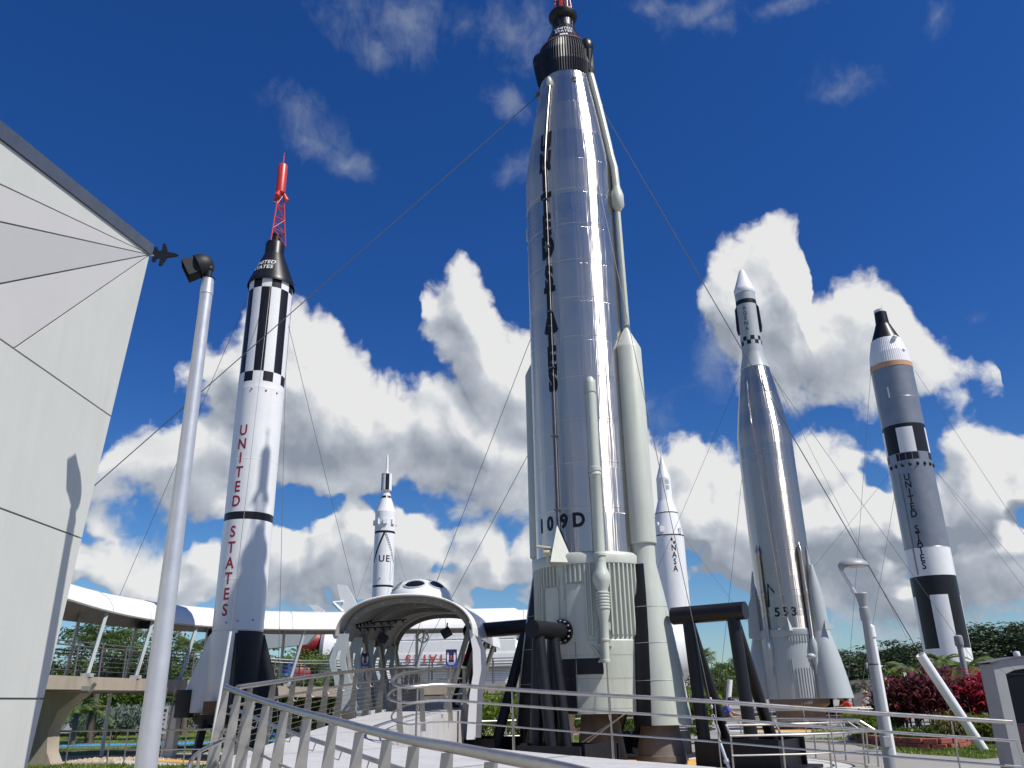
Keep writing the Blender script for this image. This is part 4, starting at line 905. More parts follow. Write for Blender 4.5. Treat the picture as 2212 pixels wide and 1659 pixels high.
# ================================================================== GUARD FENCES
def fence(name,label,pts,h,step,rails,r=.024,loop=False,out=0.,group='low steel guard fences'):
    mid=pts[len(pts)//2]; t=thing(name,label,'fence',(mid[0],mid[1],0),group); P=[Vector((p[0],p[1],0)) for p in pts]
    path=resample(P,max(20,len(P)*8),2) if len(P)>2 else resample(P,12,0)
    for z in rails: m=MB(); m.path(offs(path,-z,0),r*(1.15 if z==max(rails) else .85),8); obj('rail',m,M_rail,t)
    for p,d in spaced(path,step,.02):
        n=Vector((d.y,-d.x,0)).normalized()
        m=MB(); pt=[Vector((p.x,p.y,0)),Vector((p.x,p.y,h-.12))]
        if out: pt=[Vector((p.x,p.y,0))-n*.06,Vector((p.x,p.y,h-.16))-n*.0,Vector((p.x,p.y,h+.06))-n*out]
        else: pt[1].z=h
        m.path(pt,r,8); obj('post',m,M_rail,t)
    if out: m=MB(); m.path(offs(path,-(h+.06),-out),r*1.2,8); obj('rail',m,M_rail,t)
    return t
fence('guard_fence','curved steel guard fence round the right side of the steel rocket pad',[(4.7,20.0),(5.6,20.0),(6.6,20.1),(7.8,20.6),(8.7,21.6),(8.95,23.2),(8.4,25.0),(7.2,26.4),(5.6,27.0),(4.4,27.2)],.97,1.15,(.82,.42),out=.32)
fence('guard_fence','far steel guard fence in front of the 553 rocket base',[(8.5,43.5),(10,41.5),(12.5,40.3),(15.5,39.8),(18.5,40.6),(20.5,42.5)],1.0,1.4,(1.0,.55),out=.25)
a=atz(96,1652,0);
fence('guard_fence','steel guard fence at the far left below the walkway, with a rounded end',[(-16.0,29.6),(-15.4,29.2),(-13.2,28.7),(-11.9,28.6)],.98,1.5,(.98,.42))
fence('guard_fence','steel guard fence between the floodlight pole and the white rocket',[(-12.3,28.0),(-10.6,27.9),(-9.4,27.8),(-8.2,27.6)],.98,1.9,(.98,.42))
fence('guard_fence','steel guard fence seen behind the legs of the left black stand',[(-1.6,30.5),(.5,31.2),(2.2,31.5),(4.2,31.2)],1.0,1.2,(1.0,.5))
# ================================================================== LAMPS, POLES, ANCHORS
lx=at(1862,1290,18.).x; lz=at(1862,1285,18.).z
t=thing('street_lamp','grey street lamp with a flat round head, right of the 553 rocket','lamp',(lx,18,0))
m=MB(); m.lathe([(.14,0),(.14,.05),(.115,.06),(.098,2.0),(.078,lz-.55),(.10,lz-.50),(.10,lz-.27),(.085,lz-.25),(.09,lz-.2),(.135,lz+.02),(.12,lz+.04),(.05,lz+.05)],(lx,18),24); obj('pole',m,M_poleg,t)
a_=at(1847,1282,18.); b_=at(1817,1232,18.); m=MB(); m.tube(a_,b_,.034); m.tube(a_,a_.lerp(b_,.22),.045); obj('arm',m,M_pole,t)
hd=at(1846,1223,18.); m=MB(); rows=[]
for k in range(9):
    f=k/8; v=f*pi/2; rows.append([hd+Vector(((.30*cos(v))*cos(2*pi*j/28)+(-.05*(cos(2*pi*j/28)<0)),.24*cos(v)*sin(2*pi*j/28),.17*sin(v)-.0)) for j in range(28)])
m.grid(rows,True); m.path([b_,hd+Vector((-.27,0,.03))],[.045,.085],8); obj('lamp_head',m,M_poleg,t)
m=MB(); m.prism([hd+Vector((.03+.24*cos(2*pi*j/24),.19*sin(2*pi*j/24),-.012)) for j in range(24)],(0,0,.01)); obj('lens',m,mat('lamp_lens',(.55,.53,.46),.25),t,smooth=False)
m=MB(); m.box((lx-.05,17.86,.75),(.14,.10,.2)); obj('junction_box',m,M_poleg,t,smooth=False,bevel=.01)
m=MB(); zc=at(1885,1435,18.).z; m.path([Vector((lx+.092*cos(2*pi*k/20),18+.092*sin(2*pi*k/20),zc)) for k in range(21)],.012,6); obj('strap',m,M_blkm,t)
x2=at(1880,1350,26).x; z2=at(1880,1350,26).z
t=thing('capped_post','white post with a capped top close behind the street lamp','post',(x2,26,0))
m=MB(); m.lathe([(.12,0),(.095,z2-.5),(.085,z2-.45),(.085,z2-.38),(.12,z2-.35),(.11,z2-.05),(.05,z2+.02)],(x2,26),20); obj('pole',m,M_white,t)
x3=at(2070,1380,34).x; z3=at(2070,1372,34).z
t=thing('capped_post','grey post with a flared capped top in front of the silver rocket base','post',(x3,34,0))
m=MB(); m.lathe([(.13,0),(.105,z3-.55),(.115,z3-.45),(.155,z3-.38),(.165,z3-.35),(.16,z3-.05),(.10,z3)],(x3,34),20); obj('pole',m,M_poleg,t)
def anchor(label,top,base,r):
    t=thing('anchor_pipe',label,'anchor',base,'white guy anchor pipes'); d=(Vector(top)-Vector(base)).normalized()
    m=MB(); m.tube(base,top,r,n=24,caps=False); m.tube(Vector(top)-d*.3,Vector(top),r*.86,n=24,caps=False)
    s=d.cross(Vector((0,0,1))).normalized(); u=s.cross(d); q=Vector(top)
    m.grid([[q+(s*cos(2*pi*j/24)+u*sin(2*pi*j/24))*k for j in range(24)] for k in (r,r*.86)],True); obj('pipe',m,M_white,t)
    m=MB(); q=Vector(top)-d*.28; m.poly([q+(s*cos(2*pi*j/24)+u*sin(2*pi*j/24))*r*.86 for j in range(24)]); obj('plug',m,M_blkm,t)
    return t
PIPE=at(1988,1414,26.3); anchor('stout white anchor pipe leaning left out of the lawn in front of the red shrubs',PIPE,atz(2128,1622,0)-Vector((0,0,.05)),.14)
PW=at(498,1364,27.6); anchor('slim white anchor pipe leaning beside the black fin of the white rocket',PW,at(464,1585,27.4)-Vector((.14,0,1.2)),.05)
anchor('short white anchor pipe beyond the stand, next to the trees',at(1577,1468,44),at(1572,1530,44),.13)
anchor('far white anchor pipe peeping out beside the kiosk',at(2082,1442+20,52)+Vector((3.2,0,0)),Vector((33.5,52,.2)),.14)
# turnbuckle strut by the right stand
TB0=at(1554,1600,19.6); TB1=at(1578,1668,19.4); t=thing('turnbuckle','pale blue-grey turnbuckle rod tensioning a wire beside the right black stand','turnbuckle',(TB1.x,TB1.y,0))
m=MB(); m.tube(TB0,TB1,.035); m.tube(TB1,Vector((TB1.x+.12,TB1.y,0)),.03); m.tube(TB0.lerp(TB1,.6),TB0.lerp(TB1,.7),.06); obj('rod',m,mat('galvanised',(.42,.48,.52),.45,metal=.4),t)
m=MB(); tt=at(1540,1543,20.0)
for s in (-.03,.03): m.path([TB0,TB0+Vector((s,0,.16)),tt+Vector((s,0,-.02)),tt],.010,6)
m.ellip(at(1537,1527,20.1),(.035,.035,.05),8,6); m.ellip(at(1535,1510,20.2),(.03,.03,.04),8,6); obj('clevis',m,M_pole,t)
# guy wires
def wire(label,p,q,r=.016,sag=.004):
    p=Vector(p);q=Vector(q); L_=(q-p).length; m=MB(); n=10
    m.path([p.lerp(q,i/n)-Vector((0,0,sag*L_*4*(i/n)*(1-i/n))) for i in range(n+1)],r*.8,6); o=obj('guy_wire',m,M_cable,None); setorg(o); tag(o,label,'wire','guy wires'); return o
WA=Vector((A[0]-.93,A[1],21.25)); WB=Vector((A[0]+1.0,A[1]-.2,20.6)); WF=pol(A,.92,R(-72),21.8)
wire('guy wire from the top left of the tallest rocket, crossing the striped white rocket',at(1168,201,23.2),Vector((-21,25,0)),.019,.001)
wire('guy wire from the upper right of the tallest rocket to the leaning white pipe',at(1298,232,23.2),PIPE,.019,.001)
wire('thin guy wire down the front of the tall steel rocket to the pale turnbuckle',at(1245,178,22.5),at(1540,1543,20.0),.012,0)
wire('guy wire leaving the left edge of the tall steel rocket, the upper of two',at(1150,722,24.4),atz(807,1600,0),.014)
wire('guy wire leaving the left edge of the tall steel rocket, the lower of two',at(1155,955,24.4),at(809,1592,50),.014)
wire('guy wire from the capsule of the striped white rocket down behind the floodlight pole',at(541,628,31),atz(113,1622,0),.014)
wire('guy wire from the capsule of the striped white rocket rightward to the shelter roof',at(620,690,30.8),at(845,1592,42),.014)
wire('nearly upright guy wire right of the striped white rocket',at(620,690,31.4),at(597,1640,32.5),.012)
wire('guy wire in front of the striped white rocket running to the slim leaning pipe',at(585,612,30),PW,.012)
wire('guy wire from the 553 rocket leftward toward the needle nosed rocket',at(1598,812,46),at(1400,1275,58),.014)
wire('guy wire from the 553 rocket rightward behind the street lamp',at(1664,806,46),at(2100,1421,52),.016)
wire('guy wire down the right flank of the 553 rocket, close to its body',at(1668,806,46.4),at(1960,1380,66),.013)
wire('nearly upright guy wire just left of the 553 rocket',at(1606,1000,47.6),at(1552,1500,47),.013)
wire('guy wire from the needle nosed rocket down right to the black stand',at(1476,1158,68),at(1640,1375,62),.016)
wire('guy wire from the needle nosed rocket down left behind the steel rocket',at(1436,1158,68),at(1392,1250,64),.014)
wire('upright guy wire left of the silver rocket, the one nearer the 553 rocket',at(1882,790,61),at(1832,1470,60),.016)
wire('upright guy wire left of the silver rocket, the one nearer its body',at(1936,1050,60),at(1862,1480,58),.016)
wire('guy wire from the top of the silver rocket to the right edge',at(1976,800,61),at(2330,1330,58),.016)
wire('guy wire from the middle of the silver rocket rightward, upper one of a close pair',at(2020,1015,60.5),at(2330,1365,58),.016)
wire('guy wire from the middle of the silver rocket rightward, lower one of a close pair',at(2020,1015,60.5),at(2300,1385,56),.014)
wire('faint slanting guy wire in the gap between the 553 rocket and the silver rocket',at(1940,1000,60),at(1745,1240,63),.013)
wire('left guy wire of the small white UE rocket',at(806,1185,72),at(772,1290,69),.018)
wire('right guy wire of the small white UE rocket',at(856,1185,72),at(884,1275,69),.018)
# wire clamps on the big rocket
for px,py,Y,lab in ((1163,205,23.1,'rusty wire clamp on the top left of the tall steel rocket'),(1243,172,22.3,'dark wire clamp at the front of the tall steel rocket just below its black adapter'),(1299,230,23.1,'small wire clamp on the right of the tall steel rocket nose')):
    c=at(px,py,Y); m=MB(); m.box(c,(.08,.06,.16),.3); m.ellip(c+Vector((-.05,-.03,.05)),(.06,.05,.06),8,6); m.tube(c+Vector((-.1,-.05,-.1)),c+Vector((.05,0,.12)),.02,n=6); tag(setorg(obj('wire_clamp',m,M_bell)),lab,'clamp')
# ================================================================== KIOSK
kx0=at(2131,1432,17.2).x; KY=17.0; kz=at(2131,1432,17.2).z
t=thing('information_kiosk','tall grey kiosk with a curved top and a dark screen at the right edge','kiosk',(kx0+.8,KY+.3,0))
tp_=[(0,0),(0,kz-.02),(.25,kz+.05),(.75,kz+.10),(1.25,kz+.05),(1.5,kz-.02),(1.5,0)]
m=MB(); o=[Vector((kx0+x,KY,z)) for x,z in tp_]; i_=[Vector((kx0+.22,KY,.55)),Vector((kx0+.22,KY,kz-.22)),Vector((kx0+.4,KY,kz-.15)),Vector((kx0+.75,KY,kz-.11)),Vector((kx0+1.1,KY,kz-.15)),Vector((kx0+1.28,KY,kz-.22)),Vector((kx0+1.28,KY,.55))]
fr=[(a,b) for a,b in zip(o,i_)]
for (a,b),(c,d) in zip(fr,fr[1:]): m.prism([a,c,d,b],(0,.5,0))
m.prism([o[0],i_[0],i_[-1],o[-1]],(0,.5,0)); obj('frame',m,mat('kiosk_grey',(.31,.31,.315),.5,var=.06),t,smooth=False,bevel=.008)
m=MB(); m.prism([v+Vector((0,.06,0)) for v in i_],(0,.1,0)); sc=obj('screen',m,M_glass,t,smooth=False)
m=MB(); 
for z,h,w in ((1.95,.012,1.0),(1.05,.015,1.04),(.72,.015,1.04)): m.box((kx0+.75,KY+.055,z),(w,.01,h))
obj('screen_line',m,mat('screen_line',(.05,.05,.06),.3),sc,smooth=False)
m=MB(); m.prism([(kx0+.23,KY+.05,.57),(kx0+1.27,KY+.05,.57),(kx0+1.27,KY+.05,1.03),(kx0+.23,KY+.05,1.03)],(0,.008,0)); obj('lower_panel',m,mat('kiosk_maroon',(.035,.018,.025),.15),t,smooth=False)
m=MB(); rows=[]
for y in (KY-.06,KY+.56): rows.append([Vector((kx0-.06+1.62*k/12,y,kz+.03+.11*sin(pi*k/12)-.05)) for k in range(13)])
m.grid(rows); m.grid([[p+Vector((0,0,.025)) for p in r] for r in rows]); m.grid([rows[0],[p+Vector((0,0,.025)) for p in rows[0]]]); obj('roof',m,mat('kiosk_roof',(.10,.10,.11),.4),t,smooth=True)
c=at(2198,1420,17.2); m=MB(); m.lathe([(.045,c.z-.06),(.05,c.z-.02),(.06,c.z),(.06,c.z+.08),(.05,c.z+.11),(.0,c.z+.12)],(c.x,17.2),16); tag(setorg(obj('beacon',m,M_white)),'small white dome camera standing on the kiosk roof','camera')
# ================================================================== WALLS AND FAR STRUCTURES
def wallbox(label,a,b,h,th,m_,nm='boundary_wall'):
    a=Vector((a[0],a[1],0));b=Vector((b[0],b[1],0)); d=(b-a); n=Vector((-d.y,d.x,0)).normalized()*th
    m=MB(); m.prism([a,b,b+n,a+n],(0,0,h));
    o=obj(nm,m,m_,smooth=False); tag(setorg(o),label,'wall'); return o
p=atz(1825,1520,0); 
wallbox('long grey wall in front of the trees between the 553 rocket and the red shrubs',(28,74),(50,73),2.7,.3,mat('grey_wall',(.17,.165,.165),.8,bump=.2))
wallbox('white garden wall behind the palms under the walkway',(-60,78),(-22,66),2.0,.3,mat('white_wall',(.62,.63,.63),.8,dirt=((.4,.4,.38),.3)))
t=thing('white_cone','white capsule-shaped cone standing behind the grey wall','cone',(31.8,77,0)); m=MB(); m.lathe([(1.25,0),(1.25,2.2),(1.2,2.6),(.62,3.7),(.38,3.95),(.0,4.0)],(32.0,77),28); obj('cone',m,M_white,t)
m=MB(); m.tube((30.6,77,0),(30.75,77,4.2),.16); m.tube((31.05,77.3,0),(31.25,77.3,3.9),.13); obj('mast',m,M_ltgrey,t)
t=thing('white_tower_base','white hut with louvres half hidden behind the shelter','building',(-8.5,50,0)); m=MB(); m.prism([(-9.9,50,0),(-7.6,50,0),(-7.6,50,3.6),(-9.9,50,4.6)],(0,2.5,0)); obj('wall',m,M_white,t,smooth=False)
m=MB()
for k in range(7): m.box((-8.9,49.96,1.2+.35*k),(1.2,.05,.14))
obj('louvre',m,M_ltgrey,t,smooth=False)
c=at(374,1545,31.2); t=thing('utility_cabinet','white utility cabinet with a small ladder behind the floodlight pole','cabinet',(c.x,31.2,0))
m=MB(); m.box((c.x,31.2,.85),(.42,.4,1.7)); obj('case',m,M_white,t,smooth=False,bevel=.015)
m=MB(); m.box((c.x,30.995,.95),(.34,.012,1.2)); obj('door',m,M_white,t,smooth=False,bevel=.004)
m=MB()
for s in (-.14,.14): m.tube((c.x-.2+s,30.9,0),(c.x-.1+s,31.0,2.3),.018)
for k in range(7): m.tube((c.x-.33+.013*k,30.91+.012*k,.3+.28*k),(c.x-.05+.013*k,30.91+.012*k,.3+.28*k),.014)
obj('ladder',m,M_fin,t)
c=at(351,1545,29.6); t=thing('notice_board','small grey notice board with dark lines beside the floodlight pole','sign',(c.x,29.6,0))
m=MB(); m.box((c.x,29.6,1.25),(.34,.03,.85)); b=obj('board',m,M_ltgrey,t,smooth=False)
m=MB()
for k,w in enumerate((.26,.2,.24,.16,.22)): m.box((c.x,29.58,1.55-.14*k),(w,.006,.035 if k else .08))
obj('print',m,M_blkm,b,smooth=False)
m=MB(); m.tube((c.x,29.62,0),(c.x,29.62,1.0),.03); obj('post',m,M_fin,t)
p=at(240,1490,33.5); m=MB(); m.tube((p.x+.0,33.5,0),(p.x+.0,33.5,p.z),.07); tag(setorg(obj('slim_post',m,M_white)),'slim white post under the walkway near the silvery bushes','post')
# ================================================================== PLANTING
import numpy as np
def leafcloud(name,cent,size,m_,seed,parent=None,flat_=.5,asp=.55,dirs=None):
    g=np.random.default_rng(seed); n=len(cent); c=np.asarray(cent,float)
    nr=g.normal(size=(n,3))
    if dirs is not None: nr=nr*.38+dirs*1.0
    nr=nr*1.0; nr[:,2]=nr[:,2] if dirs is not None else np.abs(nr[:,2])*flat_+nr[:,2]*(1-flat_); nr/=np.linalg.norm(nr,axis=1)[:,None]
    a=np.cross(nr,g.normal(size=(n,3))); a/=np.linalg.norm(a,axis=1)[:,None]; b=np.cross(nr,a)
    s=(size*g.uniform(.6,1.35,n))[:,None]; a=a*s; b=b*s*asp
    v=np.stack([c-a,c-b*.9+a*.1,c+a,c+b*.9+a*.1],1).reshape(-1,3)
    me=bpy.data.meshes.new(name); me.vertices.add(4*n); me.vertices.foreach_set('co',v.ravel()); me.loops.add(4*n); me.loops.foreach_set('vertex_index',np.arange(4*n,dtype=np.int32))
    me.polygons.add(n); me.polygons.foreach_set('loop_start',np.arange(0,4*n,4,dtype=np.int32)); me.polygons.foreach_set('loop_total',np.full(n,4,dtype=np.int32)); me.update(); me.validate()
    me.materials.append(m_); o=bpy.data.objects.new(name,me); C.objects.link(o)
    if parent: o.parent=parent
    return o
def crown_pts(g,w,h,nclump,per,z0,cr=.28,lobes=7):
    """leaf positions: lobes of clumps, each clump a loose shell of leaves"""
    lob=[(g.normal(size=3)*np.array([w*.30,w*.30,h*.16])+np.array([0,0,z0+h*.52]), w*g.uniform(.32,.52)) for _ in range(lobes)]
    out=[];dr=[]
    for k in range(nclump):
        lc,lr=lob[k%lobes]; d=g.normal(size=3); d/=np.linalg.norm(d)
        if d[2]<-.45: d[2]*=-.6
        p=lc+d*np.array([lr,lr,lr*.75*h/w*1.2])*g.uniform(.72,1.05)
        q=np.clip(g.normal(size=(per,3)),-1.5,1.5)*cr*w*.42*np.array([1,1,.7])*.5
        out.append(p+q); nd=q/(np.linalg.norm(q,axis=1)[:,None]+1e-6); dr.append(nd*.75+d*.55)
    dr=np.concatenate(dr); dr/=np.linalg.norm(dr,axis=1)[:,None]+1e-6
    return np.concatenate(out),dr
M_bark=mat('bark',(.10,.085,.07),.9,var=.3,vscale=6,bump=.5,bscale=20)
M_l1=leafmat('oak_leaf',(.016,.030,.010),(.050,.078,.024),.18); M_l2=leafmat('bush_leaf',(.035,.070,.014),(.13,.19,.035),.32); M_l3=leafmat('bright_leaf',(.07,.13,.018),(.21,.28,.035),.35)
M_palm=leafmat('palm_leaf',(.045,.085,.025),(.16,.21,.06),.3); M_sil=leafmat('silver_leaf',(.12,.17,.14),(.26,.31,.26),.25)
_tm={}
def tree(label,x,y,w,h,kind=0,seed=1,leaf=None,z0=None,group='trees in the background',cat='tree',per=90,ncl=150):
    key=(kind,seed%3)
    t=thing('broadleaf_tree',label,cat,(x,y,0),group)
    g=np.random.default_rng(seed); m_=leaf or M_l1
    if key not in _tm or kind>=10:
        gg=np.random.default_rng(1000+kind*10+seed%3)
        pts,dr=crown_pts(gg,1.0,1.0,ncl,per,.0,.25,10)
        o=leafcloud('crown',pts,.0155,m_,seed,None,.5,.6,dr); _tm[key]=o.data; o.data.materials.clear(); o.data.materials.append(m_)
    else: o=bpy.data.objects.new('crown',_tm[key]); C.objects.link(o)
    o.parent=t; zb=h*.12 if z0 is None else z0; o.location=(0,0,zb); o.scale=(w,w,h-zb); o.rotation_euler.z=g.uniform(0,6.28)
    m=MB(); tw=w*.035; m.path([(0,0,-.05),(tw*.6,0,h*.25),(-tw*.5,tw*.4,h*.55)],[tw*1.3,tw,tw*.5],8)
    for k in range(5):
        a=k*1.3+seed; m.path([(0,0,h*(.25+.05*k)),(w*.16*cos(a),w*.16*sin(a),h*(.45+.05*k)),(w*.30*cos(a),w*.30*sin(a),h*(.62+.04*k))],[tw*.6,tw*.4,tw*.15],6)
    obj('trunk',m,M_bark,t,world=False); return t
# right-hand treeline
spots=[(1770,1402,80,9),(1800,1388,84,10),(1838,1398,78,9),(1872,1395,86,10),(1908,1400,80,9),(1945,1396,84,10),(1985,1402,80,9),(2025,1395,86,11),(2075,1375,84,11),(2110,1348,80,12),(2150,1330,78,12),(2195,1326,80,13),(2245,1335,82,12),(2300,1345,84,12),(1735,1425,82,8),(2130,1345,96,14),(1965,1385,98,12),(1855,1385,98,11)]
nm=['leftmost, low and partly behind the 553 rocket','behind the 553 rocket fairing','left of the street lamp','behind the street lamp','right of the street lamp','over the grey wall','left of the leaning pipe','behind the leaning pipe','behind the silver rocket base','just right of the silver rocket base','tall, left of the kiosk','tall, above the kiosk roof','at the right frame edge','beyond the right frame edge','small, between stand and 553 rocket','second row, right of the silver rocket','second row, behind the white pipe','second row, behind the street lamp']
for i,(px,py,Y,w) in enumerate(spots):
    p=at(px,py,Y); tree('dark oak-like tree in the right-hand tree line, '+nm[i],p.x,Y,w*1.15,p.z*.84,0,i+3)
# trees behind walkway, stands and rockets
for i,(px,py,Y,w,lab,lf) in enumerate([(330,1402,62,9,'dense green tree behind the walkway, right of the fan palm',M_l2),(262,1425,60,8,'rounded green tree behind the walkway between palm and dense tree',M_l2),(395,1420,66,8,'green tree behind the walkway left of the white rocket',M_l2),(600,1440,50,6,'dark leafy tree behind the black fin of the white rocket',M_l2),(660,1432,70,8,'leafy tree behind the red engine covers',M_l2),(1560,1425,64,5.0,'round bushy tree seen between the legs of the right black stand',M_l2),(1522,1452,66,4,'small leafy tree left of the bushy tree behind the stand',M_l2),(150,1440,72,10,'far green tree behind the railing beside the white building',M_l1),(470,1440,74,9,'far dark tree hidden behind the white rocket base',M_l1),(1090,1470,84,9,'far tree behind the left black stand',M_l1)]):
    p=at(px,py,Y); tree(lab,p.x,Y,w,max(2.5,p.z*1.06),1 if lf is M_l2 else 0,i+5,lf,z0=.3)
def bush(label,x,y,w,h,leaf,seed,size=.09,n=1500,name='bush',cat='bush'):
    t=thing(name,label,cat,(x,y,0),'garden shrubs'); g=np.random.default_rng(seed); pts=[]
    for k in range(14):
        c=np.array([g.uniform(-.38,.38)*w,g.uniform(-.3,.3)*w,g.uniform(.35,.72)*h]); d=g.normal(size=(n//14,3)); d/=np.linalg.norm(d,axis=1)[:,None]; pts.append(c+d*np.array([w*.2,w*.2,h*.3])*g.uniform(.6,1.05,(n//14,1)))
    pts=np.concatenate(pts); pts=pts[pts[:,2]>.03]; leafcloud('foliage',pts,size,leaf,seed,t); 
    m=MB()
    for k in range(6): a=k*1.05; m.path([(0,0,-.02),(w*.15*cos(a),w*.15*sin(a),h*.35),(w*.28*cos(a),w*.28*sin(a),h*.7)],[.03,.02,.008],5)
    obj('stem',m,M_bark,t,world=False); return t
for i,(px,py,Y,w,h,lab,lf,sz) in enumerate([(610,1560,40,3.6,2.9,'bright green bush right of the black fin of the white rocket',M_l3,.11),(672,1560,41,3.4,2.8,'bright green bush under the red engine covers',M_l3,.11),(560,1560,42,3,2.4,'green bush behind the launch stand of the white rocket',M_l2,.11),
  (250,1560,50,4,2.0,'silvery bush by the white garden wall, left one',M_sil,.12),(330,1562,50,3.6,1.9,'silvery bush by the white garden wall, right one',M_sil,.12),(205,1568,52,3,1.5,'low dark bush beside the palm under the walkway',M_l2,.11),(300,1500,58,6,3.4,'dark hedge-like shrub behind the white garden wall under the walkway',M_l2,.14),(395,1520,60,5,3.2,'dark shrub behind the guard fence, left of the launch stand',M_l2,.14),
  (1090,1560,36,3.2,2.2,'yellow-green bush between the legs of the left black stand',M_l3,.10),(1130,1575,38,2.6,1.9,'leafy bush right of the left black stand legs',M_l2,.10),(1050,1560,40,3,1.9,'green bush left of the left black stand',M_l3,.10),(1300,1570,40,4,1.5,'green bush seen under the steel rocket',M_l2,.10),(1520,1530,34,1.8,2.2,'yellowish-green plant between the legs of the right black stand',M_l3,.10)]):
    p=at(px,1560,Y); bush(lab,p.x,Y,w,h,lf,i+30,sz)
# palms
def frond_mesh(seed,n=16,L_=2.2,droop=1.0,wid=.42,leaflets=22,fan=False,up=.6):
    g=random.Random(seed); m=MB()
    for k in range(n):
        a=2*pi*k/n+g.uniform(-.2,.2); el=g.uniform(-.35,1.0)*up+.25; l=L_*g.uniform(.8,1.1); d=Vector((cos(a),sin(a),0)); pts=[]
        if fan:
            stem=l*.5; q=d*cos(el)*stem+Vector((0,0,sin(el)*stem)); m.path([Vector(),q],.02,4,caps=False)
            ax=(q.normalized()); sd=ax.cross(Vector((0,0,1))).normalized(); uu=sd.cross(ax)
            for j in range(15):
                f=-1.25+2.5*j/14; dd=(ax*cos(f)+sd*sin(f)); tip=q+dd*l*.5*g.uniform(.85,1.05)+Vector((0,0,-.18*l*abs(f)-.05*l)); mid=q+dd*l*.26+uu*.03; w=(uu.cross(dd)).normalized()*.03
                m.poly([q,mid-w,tip,mid+w])
        else:
            for i in range(7):
                f=i/6; pts.append(d*cos(el)*l*f*(1-.12*f*droop)+Vector((0,0,sin(el)*l*f-droop*.55*l*f*f)))
            m.path(pts,[.025*(1-i/7.5) for i in range(7)],4,caps=False)
            for j in range(leaflets):
                f=.12+.88*j/leaflets; i=min(5,int(f*6)); p=pts[i].lerp(pts[i+1],f*6-i); td=(pts[i+1]-pts[i]).normalized(); sd=td.cross(Vector((0,0,1))).normalized()
                w=wid*l*.5*math.sin(pi*min(1,f*.85+.12))**.6
                for s in (-1,1):
                    tip=p+(sd*s*.85+td*.55).normalized()*w+Vector((0,0,-.25*w)); b=td*.022*l; m.poly([p-b,tip,p+b])
    return m
def palm(label,x,y,h,L_,seed,fan=False,tr=.13,n=18,droop=1.,leaf=None):
    t=thing('palm_tree',label,'palm',(x,y,0),'palms in the garden')
    m=MB(); pr=[]
    for i in range(13): z=h*i/12; pr.append((tr*(1.25-.4*i/12)*(1+.06*(i%2)),z))
    m.lathe(pr,(0,0),10); obj('trunk',m,M_bark,t,world=False)
    o=obj('frond_crown',frond_mesh(seed,n,L_,droop,fan=fan),leaf or M_palm,t,world=False,smooth=False); o.location=(0,0,h); return t
for px,Y,h,L_,fan,lab,n in [(205,46,4.6,2.1,1,'fan palm with a ragged round crown behind the walkway railing',34),(402,56,4.9,1.8,1,'fan palm top peeping over the walkway beside the white rocket',30),(170,44,1.7,1.9,0,'low feathery palm under the walkway, left one',18),(200,46,1.5,1.6,0,'low feathery palm under the walkway, right one',16),(345,40,.5,1.3,0,'small bright palm-like plant behind the guard fence',14),(1978,47,2.7,2.4,0,'feathery palm behind the red shrubs, left of the leaning pipe',20),(2052,52,3.3,2.3,0,'feathery palm right under the silver rocket',20),(2105,46,2.8,2.3,0,'feathery palm right of the grey post',20),(2135,50,2.4,2.2,0,'feathery palm beside the kiosk',18),(1935,46,1.2,1.9,0,'low feathery palm left of the red shrubs',16),(1516,60,3.9,1.6,1,'small fan palm behind the right black stand',26)]:
    p=at(px,1520,Y); palm(lab,p.x,Y,h,L_,int(px),bool(fan),.16 if fan else .11,n)
# red ti plants in the brick-edged bed
BC=(15.3,32.2)
def straps(g,n,w,d,h,L_,wd,spread=.9):
    m=MB()
    for k in range(n):
        c=Vector((g.uniform(-1,1)*w,g.uniform(-1,1)*d,0)); rr=(c.x/w)**2+(c.y/d)**2
        if rr>1: continue
        z=h*(1-.35*rr)*g.uniform(.35,1.0); c.z=z; a=g.uniform(0,2*pi); el=g.uniform(.1,1.25); l=L_*g.uniform(.6,1.15); d_=Vector((cos(a),sin(a),0)); sd=Vector((-sin(a),cos(a),0))*wd*g.uniform(.7,1.2)
        p0=c; p1=c+d_*cos(el)*l*.45+Vector((0,0,sin(el)*l*.45)); p2=p1+d_*l*.38*cos(el*.6)+Vector((0,0,sin(el)*l*.18)); p3=p2+d_*l*.22-Vector((0,0,l*.14))
        b=len(m.v); m.v+=[tuple(q) for q in (p0-sd*.25,p0+sd*.25,p1-sd,p1+sd,p2-sd*.85,p2+sd*.85,p3)]
        m.face((b,b+1,b+3,b+2)); m.face((b+2,b+3,b+5,b+4)); m.face((b+4,b+5,b+6))
    return m
M_ti=leafmat('ti_leaf',(.05,.006,.014),(.42,.035,.05),.35,.35); M_ti2=leafmat('ti_leaf_dark',(.035,.010,.016),(.24,.06,.06),.3,.35); M_or=leafmat('croton_leaf',(.14,.05,.01),(.32,.20,.03),.3)
